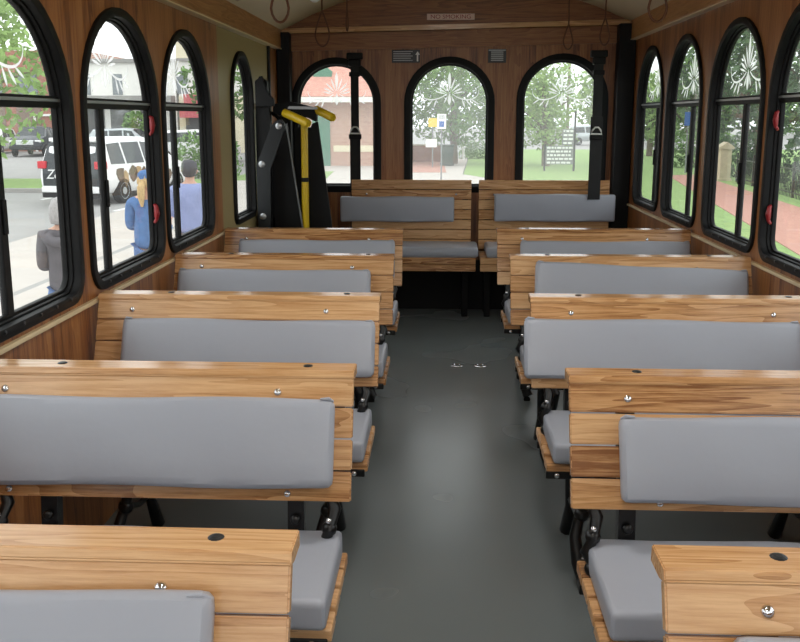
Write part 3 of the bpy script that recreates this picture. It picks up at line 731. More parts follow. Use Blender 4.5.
bm = bmesh.new(); add_prism(bm, [(.072, .008), (.072, .05), (.062, .05), (.077, .072), (.092, .05), (.082, .05), (.082, .008)], 1, -.0055, -.004); ar = obj('arrow', bm, 'white', s); ar['label'] = 'white arrow'
s, p = plate('notice_plate', .297, .415, 1.648, 1.735, YR-.018, 'sign_dark', 'small dark notice plate with silver lines, right above the middle rear window', 'notice')
bm = bmesh.new()
for i in range(5): add_box(bm, (-.04, -.0055, .012+i*.013), (.04, -.004, .019+i*.013))
add_box(bm, (-.055, -.0055, .075), (.055, -.004, .083))
obj('lettering', bm, 'sign_grey', s)

for x, l in ((.091, 'left of the two round chrome floor sockets in the aisle'), (.213, 'right of the two round chrome floor sockets in the aisle')):
    root = empty('floor_socket', (x, 4.635, 0), l, 'floor socket', 'floor sockets in the aisle')
    bm = bmesh.new(); N = 28
    prof = [(.034, 0), (.034, .003), (.028, .006), (.022, .0055), (.019, .002)]
    rings = [[bm.verts.new((r*math.cos(2*math.pi*k/N), r*math.sin(2*math.pi*k/N), h)) for k in range(N)] for r, h in prof]
    for a, c in zip(rings, rings[1:]):
        for k in range(N): bm.faces.new((a[k], a[(k+1) % N], c[(k+1) % N], c[k]))
    obj('ring', bm, 'chrome', root, smooth=True)
    bm = bmesh.new(); add_lathe(bm, [(.021, 0), (.021, .0025), (.004, .004)], 20); obj('plug', bm, 'black', root, smooth=True)

# ------------------------------------------------------------------ outside the windows
GZ = -1.05
def ground(name, poly, z, mat):
    bm = bmesh.new(); add_prism(bm, poly, 2, GZ-.3, GZ+z); return struct(obj(name, bm, mat))
ground('ground', [(-140, -30), (140, -30), (140, 200), (-140, 200)], 0, 'asphalt')
ground('sidewalk_left', [(-5.45, -10), (-1.5, -10), (-1.5, 24), (-5.45, 24)], .10, 'concrete')
ground('kerb_left', [(-5.6, -10), (-5.452, -10), (-5.452, 24), (-5.6, 24)], .09, 'kerb')
ground('lawn_strip', [(-40, 29), (-8.5, 28.2), (-8.0, 33.2), (-40, 33)], .09, 'lawn')
ground('kerb_strip', [(-40, 28.6), (-8.2, 27.8), (-8.2, 28.15), (-40, 28.95)], .12, 'kerb')
ground('plaza', [(-8, 8.5), (2.45, 8.5), (2.45, 33), (.85, 37), (1.45, 51), (-8, 51)], .06, 'concrete')
ground('plaza_lawn', [(-8, 33), (-4.3, 33), (-4.6, 38.5), (-8, 38.5)], .075, 'lawn')
ground('brick_plaza', [(-1.6, 38), (.2, 38), (.1, 47), (-1.6, 47)], .075, 'brickpath')
ground('lawn_right', [(2.5, 2), (2.5, 33), (.9, 37), (1.5, 51), (1.5, 66), (60, 66), (60, 2)], .06, 'lawn')
ground('brick_path', [(4.6, 5), (7.33, 24.6), (9.0, 36.5), (10.3, 37), (9.2, 23.6), (7.7, 5)], .075, 'brickpath')
for i, (a, b) in enumerate((((-11.55, 25.6), (-11.45, 27.7)), ((-8.3, 22.5), (-7.8, 27.5)), ((-14.6, 22.5), (-14.4, 27.5)))):
    bm = bmesh.new(); add_prism(bm, [(a[0]-.06, a[1]), (a[0]+.06, a[1]), (b[0]+.06, b[1]), (b[0]-.06, b[1])], 2, GZ-.01, GZ+.006); struct(obj('road_marking_%d' % (i+1), bm, 'paint_line'))

def foliage(parent, blobs, n, leaf, mat, seed, name='foliage'):
    q = random.Random(seed); V, F = [], []
    tot = sum(b[3]*b[3] for b in blobs)
    for cx, cy, cz, r, sq in blobs:
        k = int(n*r*r/tot)
        for _ in range(k):
            while True:
                d = Vector((q.uniform(-1, 1), q.uniform(-1, 1), q.uniform(-1, 1)))
                if .05 < d.length < 1: break
            d = d.normalized()*(d.length**.45)
            p = Vector((cx, cy, cz))+Vector((d.x*r, d.y*r, d.z*r*sq))*(.92+.2*q.random())
            u = Vector((q.gauss(0, 1), q.gauss(0, 1), q.gauss(0, 1))).normalized(); w = u.orthogonal().normalized()
            s = leaf*(.6+.8*q.random()); b = len(V)
            V += [p-u*s, p+w*s*.45, p+u*s, p-w*s*.45]; F.append((b, b+1, b+2, b+3))
    me = D.meshes.new(name); me.from_pydata([tuple(v) for v in V], [], F); me.update()
    return mobj(name, me, mat, parent)
def tree(x, y, h, r, mat, seed, label, trunk=.16, low=.28, n=2200, leaf=.2, group=None, name='tree'):
    q = random.Random(seed); root = empty(name, (x, y, GZ), label, 'tree', group)
    bm = bmesh.new(); lean = q.uniform(-.3, .3)
    add_tube(bm, [(0, 0, 0), (lean*.2, 0, h*.3), (lean*.6, .1, h*.55), (lean, .1, h*.85)], [trunk*1.25, trunk, trunk*.75, trunk*.25], 10)
    for i in range(6):
        a = i*1.05+q.random(); z = h*(low+.06*i); add_tube(bm, [(lean*z/h, 0, z), (math.cos(a)*r*.4, math.sin(a)*r*.4, z+h*.12), (math.cos(a)*r*.75, math.sin(a)*r*.75, z+h*.2)], [trunk*.5, trunk*.3, trunk*.1], 6)
    obj('trunk', bm, 'bark', root, smooth=True)
    blobs = []; hc = h*(1-low)
    for i in range(11):
        a = i*2.4; t_ = (i+.5)/11; rr_ = r*.62*math.sin(math.pi*(.12+.8*t_))**.6
        blobs.append((lean+math.cos(a)*rr_, math.sin(a)*rr_, h*low+hc*(.1+.8*t_), r*(.42+.2*q.random()), .85))
    foliage(root, blobs, n, leaf, mat, seed)
    return root
def shrub(x, y, w, d, h, mat, seed, label, n=900, leaf=.09, group=None, name='shrub'):
    root = empty(name, (x, y, GZ), label, 'shrub', group); q = random.Random(seed)
    bm = bmesh.new()
    for i in range(4):
        a = i*1.6; add_tube(bm, [(0, 0, 0), (math.cos(a)*w*.2, math.sin(a)*d*.2, h*.5)], [.03, .012], 6)
    obj('stem', bm, 'bark', root)
    k = max(2, int(w/.6)); blobs = []
    for i in range(k):
        for j in range(2):
            blobs.append((-w/2+w*(i+.5)/k+q.uniform(-.08, .08), q.uniform(-.2, .2)*d, h*(.32+.36*j), max(.3, h*.34), 1.))
    foliage(root, blobs, n, leaf, mat, seed); return root
tree(-17.6, 30.5, 9.0, 4.9, 'leaf_pale', 11, 'big pale green tree seen through the arch of the front-most left window', low=.25, n=6500, leaf=.17)
tree(-10.9, 44, 7.0, 1.5, 'leaf_mid', 12, 'slim green tree seen through the narrow window of the lift door', low=.3, n=1500, leaf=.16)
tree(.62, 45.5, 5.8, 2.25, 'leaf_mid', 13, 'round green tree filling the middle rear window', low=.2, n=5000, leaf=.13)
tree(4.95, 43.5, 5.2, 1.75, 'leaf_pale', 14, 'pale green tree behind the lawn notice in the right rear window', low=.14, n=3800, leaf=.11)
G_ = 'trees along the brick path'
for i, (x, y, h, r, mt, l) in enumerate([
    (11.9, 26.5, 8.0, 2.3, 'leaf_dark', 'dark tree behind the iron fence, nearest of the path trees'),
    (13.2, 33.0, 8.6, 2.6, 'leaf_dark', 'dark tree behind the fence, second along the path'),
    (12.6, 38.5, 8.4, 2.3, 'leaf_dark', 'dark tree just behind the stone gate pillar'),
    (15.0, 44.0, 8.8, 2.6, 'leaf_mid', 'tall mid green tree well behind the stone gate pillar'),
    (12.9, 48.0, 6.2, 1.9, 'leaf_mid', 'mid green tree behind the blue sign'),
    (12.4, 55.0, 5.0, 1.7, 'leaf_pale', 'low pale tree past the blue sign, seen in the window by the corner post'),
    (17.2, 29.0, 9.6, 2.4, 'leaf_dark', 'tall dark tree standing behind the front-most path trees')]):
    tree(x, y, h, r, mt, 30+i, l, low=.16, n=2600, leaf=.17, group=G_)
for i, (x, y, w, l) in enumerate([(12.1, 29.5, 2.2, 'dark bush along the fence to the right of the stone pillar'), (11.6, 36.0, 2.2, 'dark bush along the path left of the stone pillar'), (11.9, 24.0, 2.2, 'dark bush behind the iron fence in the front-most right window'), (11.8, 42.5, 2.6, 'bush on the lawn beneath the blue sign')]):
    shrub(x, y, w, 1.2, 1.7, 'leaf_dark' if i < 3 else 'leaf_mid', 50+i, l, n=1400, leaf=.11, group='bushes along the brick path')
shrub(-9.0, 34.6, 2.0, 1.0, 1.75, 'leaf_mid', 60, 'taller leafy bush behind the man in the lavender shirt', n=1300, leaf=.09, group='bushes by the white building')
shrub(-10.95, 34.2, 1.1, .8, .95, 'leaf_mid', 61, 'lower leafy bush left of the man in the lavender shirt', n=800, leaf=.08, group='bushes by the white building')
# clipped hedge behind the middle rear window
hd = tag(foliage(None, [(1.3+i*.42, 50.8+.2*(j), GZ+.25+.42*j, .42, .9) for i in range(7) for j in range(2)], 2200, .07, 'leaf_mid', 70, 'hedge'), 'clipped green hedge at the edge of the lawn in the middle rear window', 'hedge')

# buildings
def facade_box(name, loc, size, mat, label, rz=0.):
    root = empty(name, loc, label, 'building', None, rz)
    bm = bmesh.new(); add_box(bm, (0, 0, 0), size); obj('wall', bm, mat, root); return root
def slabp(root, name, x0, x1, z0, z1, mat, y0=-.12, y1=.05):
    bm = bmesh.new(); add_box(bm, (x0, y0, z0), (x1, y1, z1), .01); return obj(name, bm, mat, root)
b = facade_box('shop_building', (-24.2, 60, GZ), (6.68, 12, 6.0), 'white_wall', 'white low building with grey awning behind the white van')
slabp(b, 'cornice', -.05, 6.65, 5.85, 6.1, 'awning_grey', -.2, .1); slabp(b, 'awning', -.0, 6.6, 3.25, 3.72, 'awning_grey', -1., .05)
for x0 in (.35, 2.45, 4.7): slabp(b, 'window', x0, x0+.62 if x0 != 2.45 else x0+.66, 3.78, 5.13, 'grey_win', -.04, .05)
for x0 in (.3, 2.2, 4.2): slabp(b, 'shopfront', x0, x0+1.5, .1, 3.0, 'shop_dark', -.05, .05)
b = facade_box('shop_building', (-17.35, 60, GZ), (6.5, 12, 7.1), 'white_wall', 'taller white building with red awnings behind the man in lavender')
slabp(b, 'parapet', -.05, 6.5, 6.1, 7.15, 'cream_wall', -.12, .1); slabp(b, 'cornice', -.05, 6.5, 5.95, 6.12, 'awning_grey', -.22, .1)
slabp(b, 'window', -.1+.0, .62, 3.85, 5.3, 'grey_win', -.05, .05); slabp(b, 'window', 2.6, 3.4, 3.85, 5.3, 'grey_win', -.05, .05)
slabp(b, 'awning', .55, 1.5, 3.1, 3.8, 'awning_red', -.9, .05); slabp(b, 'awning', .3, 2.2, 2.3, 2.75, 'awning_red', -1.1, .05)
slabp(b, 'ground_floor', -.02, 6.4, .0, 3.7, 'cream_wall', -.03, .02); slabp(b, 'shopfront', .4, 2.1, .1, 2.3, 'shop_dark', -.06, .03)
b = facade_box('brick_building', (-42, 62, GZ), (17.5, 14, 6.8), 'brick_dark', 'brick building with brown shutters behind the dark pickup')
for i in range(5):
    x0 = 5.2+i*2.5; s_ = slabp(b, 'shutter', x0, x0+1.7, .1, 3.1, 'brown_door', -.05, .05)
    slabp(b, 'window', x0+.1, x0+1.6, 3.8, 5.2, 'grey_win', -.05, .05)
slabp(b, 'door_frame', 13.9, 15.6, 2.4, 2.55, 'white_wall'); slabp(b, 'door_frame', 13.9, 14.05, 0, 2.5, 'white_wall'); slabp(b, 'door_frame', 15.45, 15.6, 0, 2.5, 'white_wall')
b = facade_box('brick_building', (-8.4, 43.2, GZ), (5.9, 9, 3.25), 'brick', 'low pink brick building with red tiled roof in the left rear window')
bm = bmesh.new(); add_prism(bm, [(-.75, 3.18), (-.75, 3.3), (4.5, 6.3), (9.7, 3.3), (9.7, 3.18)], 0, -.5, 6.3); obj('roof', bm, 'tile', b)
bm = bmesh.new(); add_box(bm, (-.5, -.82, 3.02), (6.3, -.70, 3.26)); obj('gutter', bm, 'white_wall', b)
slabp(b, 'door', 2.25, 3.1, 0.05, 2.45, 'green_door', -.06, .05); slabp(b, 'door_frame', 2.15, 3.2, 2.45, 2.6, 'white_wall'); slabp(b, 'band', 3.25, 5.9, .72, 1.02, 'cream_wall', -.04, .05)
slabp(b, 'downpipe', 5.35, 5.45, 0, 3.1, 'white_wall', -.1, .02)
bm = bmesh.new(); add_prism(bm, [(2.2, 4.0), (3.1, 4.0), (3.1, 4.5), (2.65, 4.85), (2.2, 4.5)], 1, .9, 3.2); obj('dormer', bm, 'green_door', b)
root = empty('garden_wall', (-.85, 47.3, GZ), 'low brick wall left of the bin in the middle rear window', 'wall')
bm = bmesh.new(); add_box(bm, (-.9, 0, 0), (.9, .25, .88)); obj('brickwork', bm, 'brick_dark', root)
bm = bmesh.new(); add_box(bm, (-.95, -.04, .88), (.95, .29, .95), .01); obj('coping', bm, 'stone', root)
# street furniture
root = empty('parking_sign', (-.01, 32.8, GZ), 'white parking sign with blue square on a thin post', 'sign')
bm = bmesh.new(); add_tube(bm, [(0, 0, 0), (0, 0, 2.2)], .028, 10); obj('post', bm, 'grey_metal', root, smooth=True)
bm = bmesh.new(); add_box(bm, (-.16, -.045, 1.93), (.16, -.03, 2.46), .004); p_ = obj('panel', bm, 'white', root)
bm = bmesh.new(); add_box(bm, (-.09, -.049, 2.0), (.09, -.044, 2.2)); q_ = obj('symbol_panel', bm, 'blue_sign', p_)
bm = bmesh.new(); add_box(bm, (-.11, -.049, 2.3), (.11, -.044, 2.33)); add_box(bm, (-.11, -.049, 2.37), (.11, -.044, 2.4)); obj('lettering', bm, 'grey_metal', p_)
root = empty('warning_sign', (-.42, 42.0, GZ), 'small yellow sign left of the white parking sign', 'sign')
bm = bmesh.new(); add_tube(bm, [(0, 0, 0), (0, 0, 2.1)], .03, 8); obj('post', bm, 'grey_metal', root)
bm = bmesh.new(); add_box(bm, (-.2, -.05, 1.9), (.2, -.03, 2.3), .004); obj('panel', bm, 'yellow_sign', root)
bm = bmesh.new(); add_box(bm, (-.32, -.05, .98), (.2, -.03, 1.36), .004); obj('panel', bm, 'white', root)
root = empty('litter_bin', (.26, 43.4, GZ), 'dark wheeled bin beside the sign post in the middle rear window', 'bin')
bm = bmesh.new(); add_prism(bm, [(-.26, .08), (.26, .08), (.32, .98), (-.32, .98)], 1, -.28, .3); bmesh.ops.bevel(bm, geom=bm.edges[:], offset=.03, segments=2, affect='EDGES'); obj('body', bm, 'bin', root)
bm = bmesh.new(); add_box(bm, (-.35, -.34, .98), (.35, .34, 1.06), .03); obj('lid', bm, 'bin', root)
for s in (-1, 1):
    bm = bmesh.new(); add_tube(bm, [(s*.27, .24, .1), (s*.33, .24, .1)], .1, 14); obj('wheel', bm, 'tyre', root)
root = empty('bollard', (1.2, 50.2, GZ), 'pale slim post left of the hedge', 'post')
bm = bmesh.new(); add_lathe(bm, [(.09, 0), (.09, .05), (.06, .08), (.055, 1.5), (.08, 1.52), (.08, 1.6), (.03, 1.66)], 14); obj('shaft', bm, 'white', root, smooth=True)
root = empty('lawn_notice', (5.1, 39.5, GZ), 'notice board with pale lines on two posts standing on the lawn', 'notice')
for x, h in ((-.66, 1.2), (.60, 2.6)):
    bm = bmesh.new(); add_box(bm, (x-.04, -.04, 0), (x+.04, .04, h), .006); obj('post', bm, 'dark', root)
for x0, x1, z0, z1, nr in ((-.62, .56, .34, 1.13, 5), (.06, .56, 1.17, 1.84, 4)):
    bm = bmesh.new(); add_box(bm, (x0, -.07, z0), (x1, -.041, z1), .005); p_ = obj('panel', bm, 'grey_metal', root)
    bm = bmesh.new(); q = random.Random(5); hh = (z1-z0)/nr
    for i in range(nr):
        x = x0+.05
        while x < x1-.1:
            wd = q.uniform(.07, .2); add_box(bm, (x, -.076, z0+hh*i+hh*.25), (min(x+wd, x1-.04), -.069, z0+hh*i+hh*.75)); x += wd+.04
    obj('lettering', bm, 'white', p_)
root = empty('utility_pole', (10.2, 75, GZ), 'tall utility pole beyond the lawn notice', 'pole')
bm = bmesh.new(); add_tube(bm, [(0, 0, 0), (0, 0, 8.5)], [.14, .1], 10); obj('shaft', bm, 'bark', root)
bm = bmesh.new(); add_box(bm, (-1.1, -.08, 7.2), (1.1, .08, 7.36)); obj('crossarm', bm, 'bark', root)
for i in range(8):
    tree(7+i*5.6, 112+(i % 2)*4, 6.+(i*37 % 5)*.6, 2.1, 'leaf_mid' if i % 2 else 'leaf_pale', 90+i, 'distant tree in the row across the road behind the lawn', low=.1, n=700, leaf=.4, group='distant tree row')
root = empty('gate_pillar', (10.35, 33.8, GZ), 'square buff stone pillar beyond the brick path', 'pillar')
bm = bmesh.new(); add_box(bm, (-.2, -.2, 0), (.2, .2, 1.2), .012); add_box(bm, (-.24, -.24, 0), (.24, .24, .14), .01); obj('shaft', bm, 'stone', root)
bm = bmesh.new(); add_prism(bm, [(-.26, 1.2), (.26, 1.2), (.26, 1.28), (0, 1.46), (-.26, 1.28)], 1, -.26, .26); obj('cap', bm, 'stone', root)
root = empty('iron_fence', (9.75, 22, GZ), 'black iron railing beyond the brick path', 'fence', rz=R(-4.5))
for z in (.18, .85):
    bm = bmesh.new(); add_box(bm, (-.015, 0, z), (.015, 11.2, z+.04)); obj('rail', bm, 'iron', root)
bm = bmesh.new()
for i in range(80): add_box(bm, (-.008, i*.14, .05), (.008, i*.14+.016, 1.0))
tag(obj('pickets', bm, 'iron', root), kind='stuff')
for i in range(6):
    bm = bmesh.new(); add_box(bm, (-.03, i*2.24-.03, 0), (.03, i*2.24+.03, 1.1), .004); obj('post', bm, 'iron', root)
root = empty('street_sign', (10.15, 38.3, GZ), 'blue sign on a pole seen in the third right window from the front', 'sign')
bm = bmesh.new(); add_tube(bm, [(0, 0, 0), (0, 0, 2.6)], .03, 8); obj('post', bm, 'grey_metal', root)
bm = bmesh.new(); add_box(bm, (-.16, -.05, 2.0), (.16, -.03, 2.55), .004); obj('panel', bm, 'blue_sign', root)

# cars: lofted bodies with their own glass, lamps and wheels (x forward, rear at x=0)
def car(loc, rz, st, paint, label, wheels, wr, glass, tail=None, head=None, group='cars outside the left windows', name='car'):
    root = empty(name, loc, label, 'car', group, rz)
    def ring(s):
        x, zb, zt, zr, hw, rw = s
        zs = zb+.16; half = [(.001, zb), (hw*.86, zb), (hw*.97, zs), (hw, (zs+zt)/2), (hw*.965, zt), (rw+.03, zr-.10) if zr-zt > .2 else (hw*.93, zt+(zr-zt)*.6), (rw*.86, zr-.015), (.001, zr)]
        return [(x, y, z) for y, z in half]+[(x, -y, z) for y, z in half[::-1]]
    bm = bmesh.new(); rings = [[bm.verts.new(p) for p in ring(s)] for s in st]
    for a, c in zip(rings, rings[1:]):
        n = len(a)
        for k in range(n): bm.faces.new((a[k], a[(k+1) % n], c[(k+1) % n], c[k]))
    bm.faces.new(rings[0][::-1]); bm.faces.new(rings[-1])
    body = obj('body', bm, paint, root, smooth=True)
    def at(x):
        for a, c in zip(st, st[1:]):
            if a[0] <= x <= c[0]:
                f = (x-a[0])/(c[0]-a[0]) if c[0] > a[0] else 0
                return [p+(q-p)*f for p, q in zip(a, c)]
        return st[-1]
    def side(x, f, s, out=.012):
        _, zb, zt, zr, hw, rw = at(x); y0, z0, y1, z1 = hw*.965, zt, rw+.03, zr-.10
        return (x, s*(y0+(y1-y0)*f+out), z0+(z1-z0)*f)
    for s in (-1, 1):
        for x0, x1, xt0, xt1 in glass['side']:
            bm = bmesh.new(); P = [side(x0, .06, s), side(x1, .06, s), side(xt1, .94, s), side(xt0, .94, s)]; Q = [side(x0, .06, s, -.02), side(x1, .06, s, -.02), side(xt1, .94, s, -.02), side(xt0, .94, s, -.02)]
            a = [bm.verts.new(p) for p in P]; c = [bm.verts.new(p) for p in Q]; bm.faces.new(a); bm.faces.new(c[::-1])
            for k in range(4): bm.faces.new((a[k], a[(k+1) % 4], c[(k+1) % 4], c[k]))
            obj('side_window', bm, 'car_glass', root)
    for nm, pts in glass['ends']:
        bm = bmesh.new(); bmesh.ops.convex_hull(bm, input=[bm.verts.new(p) for p in pts]); obj(nm, bm, 'car_glass', root)
    for x in wheels:
        for s in (-1, 1):
            hw = at(x)[4]; bm = bmesh.new(); y0, y1 = s*(hw-.20), s*(hw+.012)
            add_lathe(bm, [(wr*.6, y0), (wr*.93, y0), (wr, (y0*.8+y1*.2)), (wr, (y0*.2+y1*.8)), (wr*.93, y1), (wr*.66, y1)], 22, x, wr, axis=1); wh = obj('wheel', bm, 'tyre', root, smooth=True)
            bm = bmesh.new(); add_lathe(bm, [(wr*.64, y1-s*.03), (wr*.64, y1+s*.004), (wr*.5, y1-s*.012), (wr*.16, y1+s*.008)], 18, x, wr, axis=1); obj('rim', bm, 'rim', wh, smooth=True)
    for nm, lst, mt in (('tail_lamp', tail, 'tail'), ('head_lamp', head, 'white')):
        for lo, hi in (lst or []):
            for s in (-1, 1):
                bm = bmesh.new(); add_box(bm, (lo[0], s*lo[1], lo[2]), (hi[0], s*hi[1], hi[2]), .02); obj(nm, bm, mt, root)
    return root, at, side
# white minivan seen from behind
VAN = [(0.0, .42, .80, .95, .86, .80), (.05, .36, 1.0, 1.2, .97, .86), (.16, .34, 1.05, 1.58, .99, .80), (.32, .33, 1.06, 1.76, 1.0, .76), (.9, .30, 1.05, 1.80, 1.0, .76), (2.6, .28, 1.03, 1.80, 1.0, .76), (3.3, .28, 1.02, 1.66, 1.0, .74), (4.0, .28, 1.02, 1.16, .99, .80), (4.7, .30, .90, .98, .94, .80), (5.0, .36, .70, .76, .80, .70)]
vrz = R(90-12)
van, vat, vside = car((-9.95, 23.9, GZ), vrz, VAN, 'car_white', 'white minivan with painted graphics parked outside the left windows',
    (.98, 4.05), .35, dict(side=[(.45, 1.15, .5, 1.1), (1.25, 2.15, 1.2, 2.1), (2.25, 3.5, 2.2, 2.95)],
    ends=[('rear_window', [(.03, -.86, 1.14), (.03, .86, 1.14), (.20, .76, 1.68), (.20, -.76, 1.68), (.10, -.78, 1.14), (.10, .78, 1.14), (.26, .68, 1.64), (.26, -.68, 1.64)]), ('windscreen', [(4.0, -.78, 1.16), (4.0, .78, 1.16), (3.3, .68, 1.66), (3.3, -.68, 1.66), (3.9, -.7, 1.1), (3.9, .7, 1.1)])]),
    tail=[((-.03, .74, .98), (.22, 1.0, 1.18))])
bm = bmesh.new(); add_box(bm, (-.06, -.90, .34), (.14, .90, .50), .03); obj('rear_bumper', bm, 'white', van)
bm = bmesh.new(); add_box(bm, (-.035, -.90, .20), (.10, .90, .34), .02); obj('bumper_skirt', bm, 'black', van)
bm = bmesh.new(); add_prism(bm, [(-.012, .52), (-.012, .84), (.005, .98), (.035, 1.14), (.06, 1.14), (.06, .52)], 1, -.86, .86); tg = obj('tailgate_panel', bm, 'car_glass', van); tg['label'] = 'dark tailgate with white lettering'
mobj('lettering', text_mesh('Zoyaa', .36, lambda u, v, w: (-.02-w, -u+.30, .82+v*1.0), .004, shear=.25), 'white', tg)
bm = bmesh.new(); add_box(bm, (.10, -.68, 1.70), (.34, .68, 1.80), .02); obj('spoiler', bm, 'car_white', van)
for s in (-1, 1):
    q = random.Random(3+s)
    for j in range(9):
        x0 = .75+j*.33+q.uniform(-.08, .08); z0 = .55+q.uniform(0, .2)
        P = [(x0+.22*math.cos(k*math.pi/4)*q.uniform(.6, 1.2), z0+.2*math.sin(k*math.pi/4)*q.uniform(.6, 1.2)+.08) for k in range(8)]
        bm = bmesh.new(); add_prism(bm, P, 1, s*(1.0-.02), s*1.012); obj('side_graphic', bm, 'decal_tan' if j % 2 else 'decal_brown', van)
PICK = [(0, .5, .95, 1.0, .9, .85), (.1, .45, 1.1, 1.14, .95, .9), (1.7, .42, 1.12, 1.16, .97, .9), (1.8, .40, 1.14, 1.75, .97, .74), (3.2, .40, 1.14, 1.80, .97, .74), (4.0, .40, 1.14, 1.24, .97, .82), (5.1, .42, 1.05, 1.12, .95, .86), (5.35, .46, .85, .92, .88, .8)]
pk, _, _ = car((-25.6, 58.2, GZ), R(-80), PICK, 'car_dark', 'dark grey pickup facing the bus, outside the front-most left window', (.95, 4.35), .39,
    dict(side=[(1.95, 2.6, 2.0, 2.55), (2.7, 3.75, 2.65, 3.2)], ends=[('windscreen', [(4.03, -.80, 1.23), (4.03, .80, 1.23), (3.25, .70, 1.76), (3.25, -.70, 1.76), (3.9, -.7, 1.15), (3.9, .7, 1.15)])]), head=[((5.12, .55, .86), (5.34, .90, 1.0))], name='pickup')
bm = bmesh.new(); add_box(bm, (5.2, -.5, .72), (5.4, .5, 1.0), .02); obj('grille', bm, 'chrome', pk)
bm = bmesh.new(); add_box(bm, (5.2, -.9, .45), (5.45, .9, .66), .03); obj('front_bumper', bm, 'dark', pk)
SUV = [(0, .45, .85, .95, .85, .8), (.1, .38, 1.0, 1.2, .92, .8), (.4, .35, 1.02, 1.62, .93, .72), (2.4, .33, 1.02, 1.70, .93, .72), (2.9, .33, 1.02, 1.64, .93, .70), (3.55, .33, 1.0, 1.1, .92, .78), (4.4, .35, .92, .98, .9, .78), (4.65, .4, .7, .76, .8, .7)]
E1 = [('windscreen', [(3.57, -.74, 1.09), (3.57, .74, 1.09), (2.93, .66, 1.62), (2.93, -.66, 1.62), (3.4, -.6, 1.0), (3.4, .6, 1.0)]), ('rear_window', [(.12, -.7, 1.2), (.12, .7, 1.2), (.38, .64, 1.58), (.38, -.64, 1.58), (.3, -.6, 1.2), (.3, .6, 1.2)])]
S1 = dict(side=[(.6, 1.4, .65, 1.35), (1.5, 2.3, 1.45, 2.25), (2.4, 3.2, 2.35, 2.85)], ends=E1)
car((-29.6, 60.5, GZ), R(-80), SUV, 'car_white', 'white car parked left of the dark pickup', (.85, 3.75), .34, S1, head=[((4.3, .5, .7), (4.6, .8, .86))])
car((-21.7, 55.6, GZ), R(-1), SUV, 'car_silver', 'silver car parked beyond the white minivan', (.85, 3.75), .34, S1, tail=[((-.02, .6, .85), (.15, .9, 1.0))])
car((-15.6, 48.5, GZ), R(4), SUV, 'car_white', 'white car behind the bushes by the white building', (.85, 3.75), .34, S1, tail=[((-.02, .6, .85), (.15, .9, 1.0))])
car((10.5, 78, GZ), R(8), SUV, 'car_silver', 'silver car on the road beyond the lawn notice', (.85, 3.75), .34, S1, group='cars on the far road')
car((16.5, 82, GZ), R(8), SUV, 'car_white', 'white car on the road, right of the silver one', (.85, 3.75), .34, S1, group='cars on the far road')
tag(foliage(None, [(-19.9, 58.6, GZ+1.9, .75, 1.1), (-19.5, 58.6, GZ+1.2, .6, 1.)], 700, .15, 'leaf_mid', 77, 'potted_bush'), 'spiky green bush against the white building, behind the van', 'shrub')

